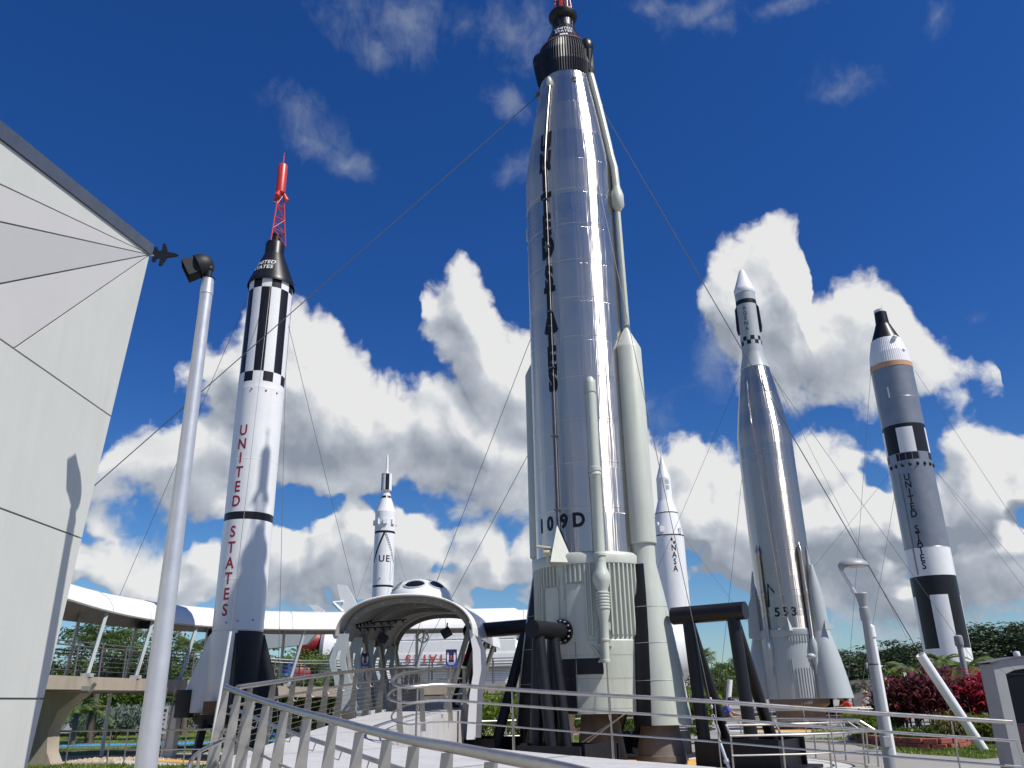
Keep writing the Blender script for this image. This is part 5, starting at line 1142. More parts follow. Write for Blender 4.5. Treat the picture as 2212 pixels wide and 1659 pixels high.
for k,(dx,dy,w,d,h,n,mm,lab) in enumerate([(-1.0,-.2,1.5,1.1,2.0,620,M_ti2,'dark maroon ti plants filling the left half of the brick-edged bed'),(1.9,.3,1.4,1.1,1.95,560,M_ti,'bright red ti plants filling the right half of the brick-edged bed'),(.4,.9,1.2,.8,2.35,260,M_ti2,'tallest bronze ti plants at the back of the brick-edged bed')]):
    t=thing('ti_plant',lab,'shrub',(BC[0]+dx,BC[1]+dy,.15),'red ti plants'); g=random.Random(50+k); obj('leaves',straps(g,int(n*1.7),w,d,h,.86,.055),mm,t,world=False,smooth=True,angle=80)
    m=MB()
    for j in range(26): x,y=g.uniform(-1,1)*w*.8,g.uniform(-1,1)*d*.8; m.path([(x,y,0),(x*1.05,y*1.05,h*.7)],.018,4,caps=False)
    obj('stem',m,M_bark,t,world=False)
for k,(x,y,w,h,mm,lab) in enumerate([(12.4,31.6,2.1,1.15,M_l3,'yellow-green bush at the left end of the brick-edged bed'),(13.5,30.0,1.7,.62,M_l2,'low olive bush in front of the dark ti plants'),(15.6,29.5,1.6,.95,M_l3,'bright green bush in front of the ti plants near the brick edge'),(17.3,30.2,1.6,.7,M_l2,'green bush at the right end of the brick-edged bed'),(14.3,33.4,1.0,2.5,M_l3,'tall thin yellow-green shrub rising behind the lamp post')]):
    bush(lab,x,y,w,h,mm,70+k,.055 if h<2 else .07,3200)
t=thing('croton_bush','orange-brown leafy bush just right of the capped white post','shrub',(13.8,31.8,.9),'garden shrubs'); obj('leaves',straps(random.Random(8),330,.75,.5,.75,.32,.035),M_or,t,world=False); m=MB(); m.path([(0,0,-.9),(0,0,.5)],.04,6); obj('stem',m,M_bark,t,world=False)
t=thing('ornamental_grass','arching olive grass tuft between the low bushes of the brick-edged bed','grass tuft',(14.6,29.9,.05),'garden shrubs'); obj('blade',straps(random.Random(21),420,.5,.45,.5,1.0,.02),leafmat('olive_blade',(.06,.07,.02),(.22,.20,.07),.3),t,world=False); m=MB(); m.path([(0,0,-.1),(0,0,.3)],.05,6); obj('root',m,M_bark,t,world=False)
bush('spiky yellow-green plant left of the lamp post',13.0,33.2,1.1,1.2,M_l3,91,.07,900)
struct_soil=[(12.3,32.5),(12.6,30.6),(13.6,29.3),(15,28.6),(16.6,28.5),(18.0,29.6),(18.6,31.5),(18,34.5),(13,34.8)]
# brick edging
M_brk=mat('edging_brick',(.27,.085,.06),.85,var=.3,vscale=3,bump=.6,bscale=25,isl=.25)
ed=[atz(px,py,0) for px,py in ((1846,1588),(1858,1604),(1900,1612),(1960,1616),(2030,1620),(2085,1616),(2108,1600),(2100,1590))]; ed=resample(ed,60,2)
t=thing('brick_edging','low red brick edging curving round the front of the flower bed','edging',(ed[30].x,ed[30].y,0)); m=MB(); g=random.Random(3)
for row in range(2):
    for p,d in spaced(ed,.42,.1+.2*row): m.box(p+Vector((g.uniform(-.01,.01),g.uniform(-.015,.015),.08+.155*row)),(.405,.24+.02*g.random(),.15),math.atan2(d.y,d.x)+g.uniform(-.03,.03))
obj('brick_course',m,M_brk,t,smooth=False,bevel=.018)
ed2=resample([atz(px,py,0) for px,py in ((2090,1597),(2130,1588),(2175,1584),(2240,1584))],30,1); t=thing('brick_edging','short red brick edging behind the lawn near the kiosk','edging',(ed2[15].x,ed2[15].y,0)); m=MB()
for row in range(2):
    for p,d in spaced(ed2,.42,.1+.2*row): m.box(p+Vector((0,0,.08+.155*row)),(.405,.25,.15),math.atan2(d.y,d.x)+g.uniform(-.03,.03))
obj('brick_course',m,M_brk,t,smooth=False,bevel=.018)
ed3=resample([atz(px,py,0) for px,py in ((1690,1560),(1760,1556),(1835,1556),(1850,1560))],30,1); t=thing('brick_edging','distant red brick edging by the people near the 553 rocket','edging',(ed3[15].x,ed3[15].y,0)); m=MB()
for p,d in spaced(ed3,.6,.1): m.box(p+Vector((0,0,.15)),(.58,.3,.3),math.atan2(d.y,d.x))
obj('brick_course',m,M_brk,t,smooth=False)
ed4=resample([at(px,1562,46).xy.to_3d() for px in (1120,1180,1240,1330,1400)],30,1); t=thing('brick_edging','distant red brick edging seen through the legs of the left black stand','edging',(ed4[15].x,ed4[15].y,0)); m=MB()
for p,d in spaced(ed4,.6,.1): m.box(p+Vector((0,0,.15)),(.58,.3,.3),math.atan2(d.y,d.x))
obj('brick_course',m,M_brk,t,smooth=False)
# ================================================================== PEOPLE
M_skin=mat('skin',(.38,.20,.13),.5,var=.05); M_hair=mat('dark_hair',(.02,.014,.01),.6)
def skinmesh(name,jts,bones,m_,parent,root=0,sub=2):
    me=bpy.data.meshes.new(name); me.from_pydata([tuple(j[0]) for j in jts],bones,[]); me.materials.append(m_)
    o=bpy.data.objects.new(name,me); C.objects.link(o); o.parent=parent
    o.modifiers.new('skin','SKIN'); sv=me.skin_vertices
    if not sv:
        me.attributes; bm=bmesh.new(); bm.from_mesh(me); bm.verts.layers.skin.verify(); bm.to_mesh(me); bm.free(); sv=me.skin_vertices
    for k,(p,r) in enumerate(jts):
        d=sv[0].data[k]; d.radius=(r,r) if not isinstance(r,tuple) else r; d.use_root=(k==root)
    s=o.modifiers.new('sub','SUBSURF'); s.levels=sub; s.render_levels=sub
    me.polygons.foreach_set('use_smooth',[True]*len(me.polygons)); o.modifiers['skin'].use_smooth_shade=True
    return o
def person(label,x,y,z,rz,shirt,trous,bend=0.,hat=None,arm=0.,short=False):
    t=thing('person',label,'person',(x,y,z),None,rz); V=Vector
    sb,cb=sin(bend),cos(bend)
    def up(h,fx=0.,sx=0.): # along the torso from the hip, facing +x
        return V((h*sb+fx*cb,sx,.92+h*cb-fx*sb))
    neck=up(.55); head=up(.72,.03); st=.10
    J=[(up(0),(.14,.11)),(up(.22),(.13,.10)),(up(.45),(.16,.11)),(neck,.055),(up(.63,.01),.07),(head,.092),(up(.80,.02),.06)]
    B=[(0,1),(1,2),(2,3),(3,4),(4,5),(5,6)]
    arms=[]
    for s in (-1,1):
        b=len(J); sh=up(.48,0,s*.19); a=arm if s>0 else arm*.4; el=sh+V((sin(a)*.27,s*.04,-cos(a)*.27)); wr=el+V((sin(a+.5)*.24,-s*.02,-cos(a+.5)*.24)); hd=wr+V((sin(a+.5)*.09,0,-cos(a+.5)*.09))
        J+=[(sh,.058),(el,.042),(wr,.03),(hd,.034)]; B+=[(2,b),(b,b+1),(b+1,b+2),(b+2,b+3)]
        for f in range(4):
            e=hd+V((sin(a+.7)*.06,(-.025+.017*f),-cos(a+.7)*(.075-.006*abs(f-1.5)))); J.append((e,.009)); B.append((b+3,len(J)-1))
        J.append((hd+V((.045,-s*.02,-.01)),.010)); B.append((b+3,len(J)-1)); arms.append((sh,el))
    legs=[]
    for s in (-1,1):
        b=len(J); hp=V((0,s*.09,.86)); kn=V((.03+s*.04,s*.10,.48)); an=V((-.02+s*.06,s*.10,.08)); to=V((.14+s*.06,s*.11,.035))
        J+=[(hp,.085),(kn,.058),(an,.040),(to,.036)]; B+=[(0,b),(b,b+1),(b+1,b+2),(b+2,b+3)]; legs.append((hp,kn,an))
    skinmesh('body',J,B,M_skin,t)
    SJ=[(up(.02),(.155,.125)),(up(.22),(.148,.118)),(up(.45),(.175,.125)),(up(.53),.085)]; SB=[(0,1),(1,2),(2,3)]
    for sh,el in arms: b=len(SJ); SJ+=[(sh,.072),(sh.lerp(el,.75),.062)]; SB+=[(2,b),(b,b+1)]
    skinmesh('shirt',SJ,SB,mat('shirt_%d'%(int(shirt[0]*1000)),shirt,.8),t)
    TJ=[(up(.03),(.15,.12))]; TB=[]
    for hp,kn,an in legs:
        b=len(TJ); TJ+=[(hp,.10),(kn,.075)]; TB+=[(0,b),(b,b+1)]
        if not short: TJ.append((an,.06)); TB.append((b+1,b+2))
    skinmesh('trousers',TJ,TB,mat('cloth_%d'%(int(trous[0]*1000)),trous,.85),t)
    m=MB(); m.ellip(head+V((-.018,0,.045)),(.102,.098,.085),14,8,-.25,pi/2); obj('hair',m,M_hair,t,world=False)
    m=MB(); m.ellip(head+V((.09,0,-.01)),(.03,.018,.03),8,6); 
    for s in (-1,1): m.ellip(head+V((-.0,s*.095,.0)),(.02,.012,.03),6,4)
    obj('nose_and_ears',m,M_skin,t,world=False)
    m=MB()
    for s in (-1,1): m.ellip(head+V((.085,s*.033,.02)),(.012,.014,.009),6,4)
    m.ellip(head+V((.085,0,-.05)),(.012,.028,.006),6,4); obj('eyes_and_mouth',m,M_blkm,t,world=False)
    if hat: m=MB(); m.lathe([(.19,head.z+.07),(.115,head.z+.085),(.105,head.z+.16),(.0,head.z+.18)],(head.x,head.y),18); obj('hat',m,mat('straw_hat',(.5,.43,.32),.8),t,world=False)
    return t
p=at(1842,1520,44); person('person in a red top bending forward by the fence near the 553 rocket',p.x,44,.0,R(160),(.45,.02,.02),(.02,.02,.03),.75,None,.9)
p=at(1833,1520,45); person('person in dark clothes beside the one in red',p.x-.1,45.4,.0,R(20),(.03,.03,.035),(.03,.03,.04),.15)
p=at(1871,1520,47); person('person in a pale straw hat behind the street lamp',p.x,47,.0,R(-90),(.4,.4,.42),(.08,.09,.12),.05,True)
p=at(1551,1520,29); person('person in a blue shirt leaning forward behind the right black stand',p.x,29,.0,R(-10),(.05,.08,.33),(.03,.03,.04),.6,None,.8)
p=at(702,1560,27.5); person('person in a bright blue shirt below the ramp railing, left of the shelter',p.x,27.5,-.12,R(200),(.03,.12,.5),(.25,.22,.18),.1,None,.2)
# ================================================================== GROUND
def sheet(name,pts,z,m_,kind='structure',label=None,cat=None):
    m=MB(); m.poly([(p[0],p[1],z) for p in pts]); o=obj(name,m,m_,smooth=False); o['kind']=kind
    if label: o['label']=label
    return o
M_pave=mat('paving',(.27,.255,.235),.9,var=.14,vscale=.35,bump=.2,bscale=40,dirt=((.20,.19,.17),.3))
M_grass=mat('lawn',(.10,.145,.028),.95,var=.45,vscale=1.2,bump=.8,bscale=60)
sheet('ground',[(-700,-200),(700,-200),(700,900),(-700,900)],0,M_pave)
def lawn(pts,seed,n,label):
    sheet('lawn',pts,.006,M_grass)
    g=np.random.default_rng(seed); P_=np.array([[p[0],p[1]] for p in pts]); lo,hi=P_.min(0),P_.max(0); c=g.uniform(lo,hi,(n*3,2))
    ins=np.zeros(len(c),bool); j=len(P_)-1
    for i in range(len(P_)):
        a,b=P_[i],P_[j]; cond=((a[1]>c[:,1])!=(b[1]>c[:,1])); xx=(b[0]-a[0])*(c[:,1]-a[1])/(b[1]-a[1]+1e-9)+a[0]; ins^=cond&(c[:,0]<xx); j=i
    c=c[ins][:n]; h=g.uniform(.04,.10,len(c)); an=g.uniform(0,6.28,len(c)); w=.022
    v=np.stack([np.c_[c[:,0]-w*np.cos(an),c[:,1]-w*np.sin(an),np.full(len(c),.005)],np.c_[c[:,0]+w*np.cos(an),c[:,1]+w*np.sin(an),np.full(len(c),.005)],np.c_[c[:,0]+g.normal(0,.03,len(c)),c[:,1]+g.normal(0,.03,len(c)),h]],1).reshape(-1,3); k=len(c)
    me=bpy.data.meshes.new('grass'); me.vertices.add(3*k); me.vertices.foreach_set('co',v.ravel()); me.loops.add(3*k); me.loops.foreach_set('vertex_index',np.arange(3*k,dtype=np.int32)); me.polygons.add(k); me.polygons.foreach_set('loop_start',np.arange(0,3*k,3,dtype=np.int32)); me.polygons.foreach_set('loop_total',np.full(k,3,dtype=np.int32)); me.update(); me.validate(); me.materials.append(leafmat('grass_blade',(.07,.12,.018),(.23,.29,.05),.3))
    o=bpy.data.objects.new('grass',me); C.objects.link(o); tag(o,label,'grass',None,'stuff')
gz=lambda *a: [tuple(atz(x,y,0).xy) for x,y in a]
lawn(gz((1830,1606),(1880,1618),(1960,1628),(2060,1634),(2120,1640),(2200,1634),(2290,1620),(2290,1594),(2180,1592),(2110,1608),(2030,1622),(1900,1615)),1,9000,'sunlit lawn strip in front of the brick-edged bed')
lawn([(10.5,36),(24,36),(24,30),(18.6,29.2),(18,33),(12.6,34)],6,3000,'grass round the back of the flower bed')
lawn([(-25,33),(-9,35),(-7.5,44),(-14,62),(-45,66),(-60,50)],2,14000,'lawn behind and below the walkway')
lawn([(-17.5,29.0),(-12.4,28.3),(-11.0,27.4),(-7.2,26.7),(-5.8,15.5),(-9,13.6),(-13,18),(-17.5,23)],3,14000,'lawn at the lower left between building and ramp')
lawn([(-6.5,36),(6,36),(9,44),(-6,48)],4,5000,'grass behind the steel rocket')
lawn(gz((1752,1586),(1840,1583),(1900,1580),(1840,1577),(1752,1579)),5,1200,'small grass island near the 553 rocket')
M_yel=mat('yellow_pad',(.62,.36,.09),.8,var=.12,vscale=.8); M_blup=mat('blue_pad',(.05,.26,.55),.8,var=.1)
circ=lambda c,r,n=48: [(c[0]+r*cos(2*pi*k/n),c[1]+r*sin(2*pi*k/n)) for k in range(n)]
sheet('flower_bed_soil',struct_soil,.03,mat('soil',(.05,.035,.025),.95,bump=.6))
sheet('launch_pad',circ((2.6,23.2),5.6),.010,M_conc); sheet('yellow_pad_paint',circ((2.12,23.3),3.6),.016,M_yel)
sheet('launch_pad',circ((-10.1,30.5),3.3),.010,M_conc); sheet('yellow_pad_paint',circ((-10.1,30.2),1.9),.016,M_yel)
sheet('blue_pad_paint',[(-24,44),(-15,45),(-10,47),(-10,43.2),(-16,41.6),(-24,42)],.016,M_blup)
sheet('launch_pad',circ(G,4.5),.010,M_conc); sheet('yellow_pad_paint',circ(G,3.2),.016,M_yel)
# gravel strip under the walkway
g=np.random.default_rng(9); m=MB()
for k in range(1500):
    f=g.uniform(0,1); x=-15.8+7.4*f+g.normal(0,.15); y=30.0+1.2*f*0+g.uniform(-.1,1.6); s=g.uniform(.03,.08); b=len(m.v)
    m.v+=[(x-s,y,.0),(x,y-s,.0),(x+s,y,.0),(x,y+s,0.),(x+s*.2,y,s*1.0)]
    for q in ((0,1,4),(1,2,4),(2,3,4),(3,0,4)): m.face([b+i for i in q])
o=obj('gravel',m,mat('gravel',(.42,.34,.24),.9,isl=.3),smooth=False); tag(o,'strip of tan gravel below the walkway','gravel',None,'stuff')
# ================================================================== SKY WITH CUMULUS, SUN, CAMERA
SUNV=Vector((.8535,-.52,0)).normalized(); SEL=R(53.0)
SUNV=Vector((SUNV.x*cos(SEL),SUNV.y*cos(SEL),sin(SEL)))
w=bpy.data.worlds.new('World'); bpy.context.scene.world=w; w.use_nodes=True; nt=w.node_tree; N=nt.nodes; L=nt.links; N.clear()
# cloud banks: (x, y, half-width, half-height) surveyed in the view, turned into azimuth/elevation here
LAYERS=[  # outlines (x, top, bottom) of the cumulus banks as surveyed in the view
 [(385,800,790),(402,785,815),(425,768,845),(450,752,870),(480,768,960),(505,745,1010),(530,690,1050),(560,680,1080),(600,690,1090),(640,668,1095),(675,675,1100),(705,692,1100),(730,728,1100),(762,755,1100),(790,778,1100),(808,826,1100),(850,822,1090),(885,852,1080),(918,826,1065),(950,828,1075),(985,820,1085),(1020,850,1095),(1080,900,1100),(1150,930,1120),(1260,960,1150),(1330,1000,1120),(1400,1060,1060)],
 [(905,690,680),(915,652,715),(930,636,742),(945,640,756),(958,622,785),(975,586,815),(994,560,850),(1015,566,900),(1035,592,960),(1055,632,1000),(1075,684,1000),(1095,704,1000),(1120,715,1000),(1145,738,1000),(1190,800,1000),(1260,900,980),(1300,980,960)],
 [(195,1060,1050),(215,1010,1060),(250,960,1050),(280,950,1060),(310,932,1075),(340,950,1090),(380,930,1110),(420,912,1135),(450,890,1130),(480,880,1120),(520,900,1100),(560,1000,1000)],
 [(120,1130,1340),(160,1108,1330),(195,1094,1330),(225,1108,1345),(255,1150,1330),(290,1172,1345),(330,1180,1350),(370,1205,1340),(410,1165,1350),(440,1138,1340),(465,1170,1350),(510,1190,1350),(560,1110,1340),(610,1090,1330),(655,1165,1330),(690,1120,1320),(760,1060,1310),(820,1050,1320),(870,1040,1330),(910,1085,1330),(950,1120,1320),(985,1170,1330),(1020,1150,1340),(1055,1132,1320),(1085,1150,1310),(1100,1190,1300),(1140,1120,1330),(1220,1060,1340),(1300,1050,1340),(1360,1000,1330),(1400,945,1330),(1440,992,1340),(1470,958,1340),(1500,954,1340),(1530,975,1340),(1560,972,1330),(1600,990,1340),(1650,1010,1340),(1710,985,1340),(1745,958,1330),(1780,944,1340),(1830,965,1340),(1860,1012,1345),(1900,1010,1340),(1960,1035,1350),(2005,1020,1340),(2030,985,1335),(2052,932,1330),(2082,906,1340),(2112,922,1340),(2150,932,1345),(2200,945,1340),(2270,920,1340),(2400,980,1330)],
 [(1505,690,650),(1514,640,690),(1540,582,715),(1575,545,800),(1612,522,850),(1642,500,865),(1668,480,872),(1700,476,880),(1732,500,880),(1752,540,885),(1764,590,885),(1775,640,885),(1795,648,882),(1822,625,880),(1860,611,868),(1900,620,860),(1950,652,852),(1982,702,845),(2012,735,838),(2060,762,835),(2105,770,820),(2150,785,800),(2170,810,780)],
]
WI=[(880,40,150,85),(810,110,60,40),(1000,60,70,60),(1500,25,110,52),(1550,55,60,36),(1400,10,60,30),(1700,5,80,26),(2010,25,34,52),(1805,190,62,36),(640,280,80,60),(660,310,60,40),(745,350,70,36),(1100,60,90,70),(1100,235,44,40),(1110,380,40,30),(1430,920,62,60),(1400,880,40,40),(2110,690,30,20),(300,960,60,40),(1540,770,40,60)]
def ae(px,py): d=ray(px,py).normalized(); return math.atan2(d.x,d.y),math.asin(d.z)
def group():
    g=bpy.data.node_groups.new('cloud_field','ShaderNodeTree'); itf=g.interface
    itf.new_socket('Dir',in_out='INPUT',socket_type='NodeSocketVector'); itf.new_socket('Cumulus',in_out='OUTPUT',socket_type='NodeSocketFloat'); itf.new_socket('Wisp',in_out='OUTPUT',socket_type='NodeSocketFloat'); itf.new_socket('Shade',in_out='OUTPUT',socket_type='NodeSocketFloat')
    n=g.nodes; l=g.links; gi=n.new('NodeGroupInput'); go=n.new('NodeGroupOutput')
    def math_(op,a,b=None,c=None):
        q=n.new('ShaderNodeMath'); q.operation=op
        for i,v in enumerate((a,b,c)):
            if v is None: continue
            if isinstance(v,(int,float)): q.inputs[i].default_value=v
            else: l.new(v,q.inputs[i])
        return q.outputs[0]
    # domain warp so outlines are not elliptical
    n1=n.new('ShaderNodeTexNoise'); n1.inputs['Scale'].default_value=9; n1.inputs['Detail'].default_value=4; n1.inputs['Roughness'].default_value=.6; l.new(gi.outputs[0],n1.inputs['Vector'])
    sb=n.new('ShaderNodeVectorMath'); sb.operation='MULTIPLY_ADD'; sb.inputs[1].default_value=(.055,.055,.055); sb.inputs[2].default_value=(-.0275,-.0275,-.0275); l.new(n1.outputs['Color'],sb.inputs[0])
    ad=n.new('ShaderNodeVectorMath'); ad.operation='ADD'; l.new(gi.outputs[0],ad.inputs[0]); l.new(sb.outputs[0],ad.inputs[1])
    sp=n.new('ShaderNodeSeparateXYZ'); l.new(ad.outputs[0],sp.inputs[0])
    az=math_('ARCTAN2',sp.outputs['X'],sp.outputs['Y']); el=math_('ARCSINE',sp.outputs['Z'])
    cb=n.new('ShaderNodeCombineXYZ'); l.new(az,cb.inputs[0]); l.new(el,cb.inputs[1])
    def field(lst,soft):
        run=None
        for x,y,rx,ry in lst:
            a,e=ae(x,y); ra=max(.004,(ae(x+rx,y)[0]-ae(x-rx,y)[0])/2); re=max(.004,(ae(x,y-ry)[1]-ae(x,y+ry)[1])/2)
            v=n.new('ShaderNodeVectorMath'); v.operation='MULTIPLY_ADD'; v.inputs[1].default_value=(1/ra,1/re,0); v.inputs[2].default_value=(-a/ra,-e/re,0); l.new(cb.outputs[0],v.inputs[0])
            q=n.new('ShaderNodeVectorMath'); q.operation='LENGTH'; l.new(v.outputs[0],q.inputs[0])
            if run is None: run=q.outputs['Value']
            else:
                m=n.new('ShaderNodeMath'); m.operation='SMOOTH_MIN'; m.inputs[2].default_value=soft; l.new(run,m.inputs[0]); l.new(q.outputs['Value'],m.inputs[1]); run=m.outputs[0]
        return math_('SUBTRACT',1.0,run)
    AZ0,AZ1=-.75,.75
    u=math_('MULTIPLY_ADD',az,1/(AZ1-AZ0),-AZ0/(AZ1-AZ0))
    def curve(pts):
        fcv=n.new('ShaderNodeFloatCurve'); l.new(u,fcv.inputs['Value']); c=fcv.mapping.curves[0]; fcv.mapping.use_clip=False
        pts=sorted(pts); 
        while len(c.points)<len(pts): c.points.new(.5,.5)
        for q,(x,y) in zip(c.points,pts): q.location=(x,y); q.handle_type='VECTOR'
        fcv.mapping.update(); return fcv.outputs[0]
    fc=None; GN=28.
    for lay in LAYERS:
        tp=[];bt=[]
        for x,t,b in lay:
            a,e=ae(x,t); tp.append(((a-AZ0)/(AZ1-AZ0),e)); a,e=ae(x,b); bt.append(((a-AZ0)/(AZ1-AZ0),e))
        for q in (tp,bt): q.sort()
        tp=[(0,tp[0][1]-.1)]+[(tp[0][0]-.002,tp[0][1]-.1)]+tp+[(tp[-1][0]+.002,tp[-1][1]-.1),(1,tp[-1][1]-.1)]
        bt=[(0,bt[0][1]+.05)]+bt+[(1,bt[-1][1]+.05)]
        k=math_('SMOOTH_MIN',math_('MULTIPLY',math_('SUBTRACT',curve(tp),el),GN),math_('MULTIPLY',math_('SUBTRACT',el,curve(bt)),GN*.6),.4)
        fc=k if fc is None else math_('SMOOTH_MAX',fc,k,.25)
    fc=math_('ADD',fc,.12); fs=math_('MINIMUM',fc,2.6); fc=math_('MINIMUM',fc,1.8)
    nh=n.new('ShaderNodeTexNoise'); nh.noise_dimensions='2D'; nh.inputs['Scale'].default_value=7.5; nh.inputs['Detail'].default_value=3; mp_=n.new('ShaderNodeVectorMath'); mp_.operation='MULTIPLY_ADD'; mp_.inputs[1].default_value=(1,1.5,1); mp_.inputs[2].default_value=(3.7,1.3,0); l.new(cb.outputs[0],mp_.inputs[0]); l.new(mp_.outputs[0],nh.inputs['Vector'])
    def mr_(v,a,b,c,d):
        q=n.new('ShaderNodeMapRange'); q.interpolation_type='SMOOTHSTEP'
        for k_,x_ in zip(('From Min','From Max','To Min','To Max'),(a,b,c,d)): q.inputs[k_].default_value=x_
        l.new(v,q.inputs['Value']); return q.outputs['Result']
    hole=math_('MULTIPLY',mr_(nh.outputs['Fac'],.50,.68,0,2.3),mr_(el,.16,.30,1,0)); fc=math_('SUBTRACT',fc,hole); fs=math_('SUBTRACT',fs,hole)
    fw=field([(x,y,rx*1.35,ry*1.35) for x,y,rx,ry in WI],.3)
    # generic low cloud all round the horizon away from the surveyed part
    sd=n.new('ShaderNodeSeparateXYZ'); l.new(gi.outputs[0],sd.inputs[0])
    n2=n.new('ShaderNodeTexNoise'); n2.inputs['Scale'].default_value=3.2; n2.inputs['Detail'].default_value=3; l.new(gi.outputs[0],n2.inputs['Vector'])
    back=n.new('ShaderNodeMapRange'); back.inputs['From Min'].default_value=.78; back.inputs['From Max'].default_value=.55; l.new(sd.outputs['Y'],back.inputs['Value'])
    low=n.new('ShaderNodeMapRange'); low.inputs['From Min'].default_value=.0; low.inputs['From Max'].default_value=.75; low.inputs['To Min'].default_value=-.30; low.inputs['To Max'].default_value=-.55; l.new(sd.outputs['Z'],low.inputs['Value'])
    gen=math_('MULTIPLY_ADD',n2.outputs['Fac'],3.2,-1.6); gen=math_('ADD',gen,low.outputs[0]); gen=math_('MULTIPLY_ADD',back.outputs[0],2.0,math_('ADD',gen,-2.0)); fc=math_('MAXIMUM',fc,gen)
    # billows
    vo=n.new('ShaderNodeTexVoronoi'); vo.voronoi_dimensions='2D'; vo.feature='F1'; vo.normalize=True; vo.inputs['Scale'].default_value=26; vo.inputs['Detail'].default_value=2.0; vo.inputs['Roughness'].default_value=.5; vo.inputs['Lacunarity'].default_value=2.3; l.new(cb.outputs[0],vo.inputs['Vector'])
    n3=n.new('ShaderNodeTexNoise'); n3.noise_dimensions='2D'; n3.inputs['Scale'].default_value=18; n3.inputs['Detail'].default_value=6; n3.inputs['Roughness'].default_value=.60; l.new(cb.outputs[0],n3.inputs['Vector'])
    bl=math_('MULTIPLY_ADD',math_('MULTIPLY',vo.outputs['Distance'],vo.outputs['Distance']),-1.5,.30); bn=math_('MULTIPLY_ADD',n3.outputs['Fac'],1.5,-.75)
    c=math_('ADD',fc,math_('ADD',bl,bn)); l.new(c,go.inputs[0])
    n5=n.new('ShaderNodeTexNoise'); n5.noise_dimensions='2D'; n5.inputs['Scale'].default_value=9; n5.inputs['Detail'].default_value=2.5; n5.inputs['Roughness'].default_value=.5; l.new(cb.outputs[0],n5.inputs['Vector'])
    l.new(math_('ADD',math_('MULTIPLY_ADD',n5.outputs['Fac'],2.2,fs),math_('MULTIPLY',bl,.7)),go.inputs[2])
    n4=n.new('ShaderNodeTexNoise'); n4.noise_dimensions='2D'; n4.inputs['Scale'].default_value=9; n4.inputs['Detail'].default_value=7; n4.inputs['Roughness'].default_value=.66; l.new(cb.outputs[0],n4.inputs['Vector'])
    wv=math_('ADD',fw,math_('MULTIPLY_ADD',n4.outputs['Fac'],3.2,-1.75)); l.new(wv,go.inputs[1])
    return g
cg=group()
tc=N.new('ShaderNodeTexCoord'); DIR=tc.outputs['Generated']
def cf(offset=None):
    q=N.new('ShaderNodeGroup'); q.node_tree=cg
    if offset is None: L.new(DIR,q.inputs[0])
    else:
        a=N.new('ShaderNodeVectorMath'); a.operation='ADD'; a.inputs[1].default_value=offset; L.new(DIR,a.inputs[0]); b=N.new('ShaderNodeVectorMath'); b.operation='NORMALIZE'; L.new(a.outputs[0],b.inputs[0]); L.new(b.outputs[0],q.inputs[0])
    return q
def mth(op,a,b=None,c=None,clamp=False):
    q=N.new('ShaderNodeMath'); q.operation=op; q.use_clamp=clamp
    for i,v in enumerate((a,b,c)):
        if v is None: continue
        if isinstance(v,(int,float)): q.inputs[i].default_value=v
        else: L.new(v,q.inputs[i])
    return q.outputs[0]
def mrange(v,a,b,c,d,smooth=True):
    q=N.new('ShaderNodeMapRange'); q.interpolation_type='SMOOTHSTEP' if smooth else 'LINEAR'
    for k,x in zip(('From Min','From Max','To Min','To Max'),(a,b,c,d)): q.inputs[k].default_value=x
    L.new(v,q.inputs['Value']); return q.outputs['Result']
def mixc(f,a,b,mode='MIX'):
    q=N.new('ShaderNodeMix'); q.data_type='RGBA'; q.blend_type=mode
    for k,v in (('Factor',f),('A',a),('B',b)):
        if isinstance(v,(int,float)): q.inputs[k].default_value=v
        elif isinstance(v,tuple): q.inputs[k].default_value=(*v,1)
        else: L.new(v,q.inputs[k])
    return q.outputs['Result']
sky=N.new('ShaderNodeTexSky'); sky.sky_type='NISHITA'; sky.sun_disc=False; sky.sun_elevation=SEL; sky.sun_rotation=math.atan2(SUNV.x,SUNV.y); sky.altitude=0; sky.air_density=1.0; sky.dust_density=.25; sky.ozone_density=3.0
BG=.1
g0=cf(); g1=cf((.013,-.004,.020)); g2=cf((.026,-.008,.06))
hs=N.new('ShaderNodeHueSaturation'); hs.inputs['Saturation'].default_value=SKYSAT; hs.inputs['Value'].default_value=SKYVAL; L.new(sky.outputs[0],hs.inputs['Color'])
szz=N.new('ShaderNodeSeparateXYZ'); L.new(DIR,szz.inputs[0]); tint=mixc(mrange(szz.outputs['Z'],.0,.42,1,0),SKYTINT,(.74,.88,1.02)); skyc=mixc(1.0,hs.outputs[0],tint,'MULTIPLY')
alpha=mrange(g0.outputs[0],-.10,.52,0,.985)
d1=mth('SUBTRACT',g0.outputs[2],g1.outputs[2]); d2=mth('SUBTRACT',g0.outputs[2],g2.outputs[2]); d3=mth('SUBTRACT',g0.outputs[0],g1.outputs[0])
lit=mth('ADD',mth('MULTIPLY_ADD',d1,.42,.50),mth('MULTIPLY_ADD',d2,.10,mth('MULTIPLY',d3,.22)))
thick=mrange(g0.outputs[0],.15,1.7,.22,-.06)
lit=mth('ADD',lit,thick)
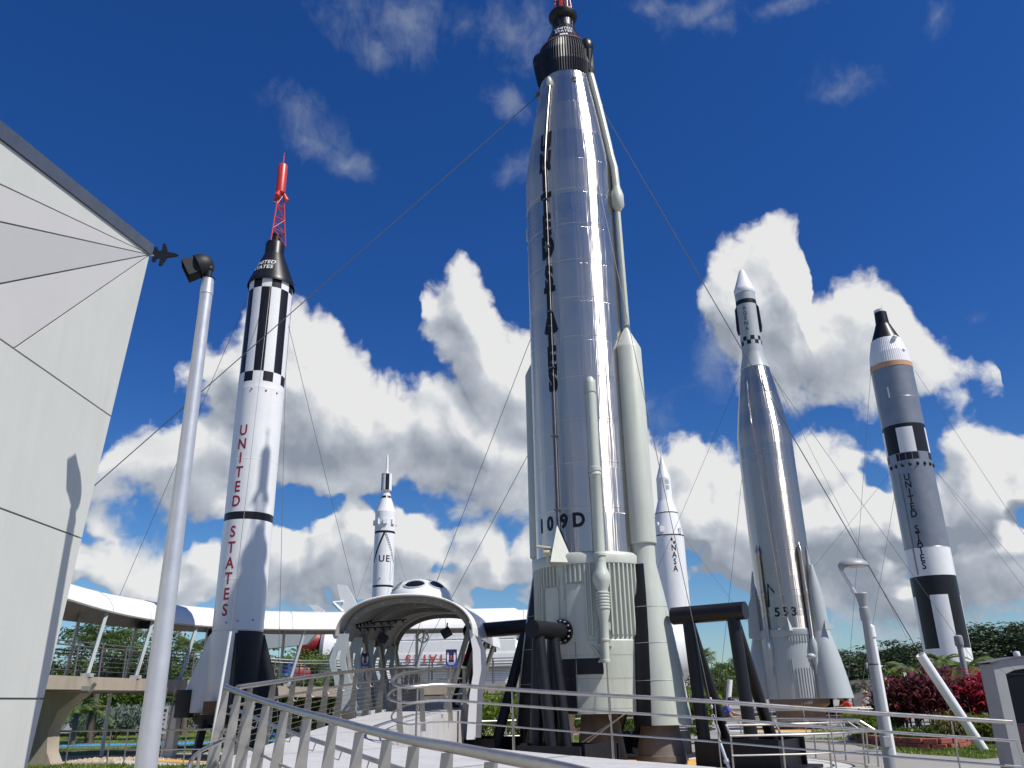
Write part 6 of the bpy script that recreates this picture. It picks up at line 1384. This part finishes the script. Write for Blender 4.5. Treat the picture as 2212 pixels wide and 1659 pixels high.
sz=N.new('ShaderNodeSeparateXYZ'); L.new(DIR,sz.inputs[0])
lit=mth('ADD',lit,mrange(sz.outputs['Z'],.04,.36,-.13,.10,False),clamp=True)
cr=N.new('ShaderNodeValToRGB'); L.new(lit,cr.inputs['Fac']); e=cr.color_ramp.elements
e[0].position=.05; e[0].color=(.33,.375,.45,1); e[1].position=.95; e[1].color=(1.0,1.0,1.0,1)
for p_,c_ in ((.32,(.48,.525,.60)),(.56,(.62,.665,.73)),(.78,(.83,.86,.895))): x=e.new(p_); x.color=(*c_,1)
cs=N.new('ShaderNodeVectorMath'); cs.operation='SCALE'; cs.inputs['Scale'].default_value=CLOUDS/BG; L.new(cr.outputs[0],cs.inputs[0])
col=mixc(alpha,skyc,cs.outputs[0])
wa=mrange(g0.outputs[1],-.15,1.9,0,.58)
col=mixc(wa,col,tuple(v*CLOUDS/BG*.80 for v in (.62,.70,.80)))
bg=N.new('ShaderNodeBackground'); bg.inputs['Strength'].default_value=BG; L.new(col,bg.inputs['Color']); wo=N.new('ShaderNodeOutputWorld'); L.new(bg.outputs[0],wo.inputs['Surface'])
w.cycles.sampling_method='MANUAL'; w.cycles.sample_map_resolution=512
sl=bpy.data.lights.new('sun','SUN'); sl.energy=SUNE; sl.angle=R(.53); sl.color=(1,.955,.88); so=bpy.data.objects.new('sun',sl); C.objects.link(so); so.rotation_euler=SUNV.to_track_quat('Z','Y').to_euler(); so.location=(40,-30,60)
cam=bpy.data.cameras.new('camera'); co=bpy.data.objects.new('camera',cam); C.objects.link(co)
cam.sensor_width=36; cam.lens=36*FPX/WPX; cam.clip_end=3000; cam.clip_start=.1
co.matrix_world=Matrix((( _r.x,_u.x,-_f.x,0),(_r.y,_u.y,-_f.y,0),(_r.z,_u.z,-_f.z,EYE),(0,0,0,1)))
sc=bpy.context.scene; sc.camera=co
sc.view_settings.view_transform='Standard'; sc.view_settings.look='None'; sc.view_settings.exposure=EXPO; sc.view_settings.gamma=1
sc.render.engine='CYCLES'; sc.cycles.max_bounces=8; sc.cycles.use_denoising=True
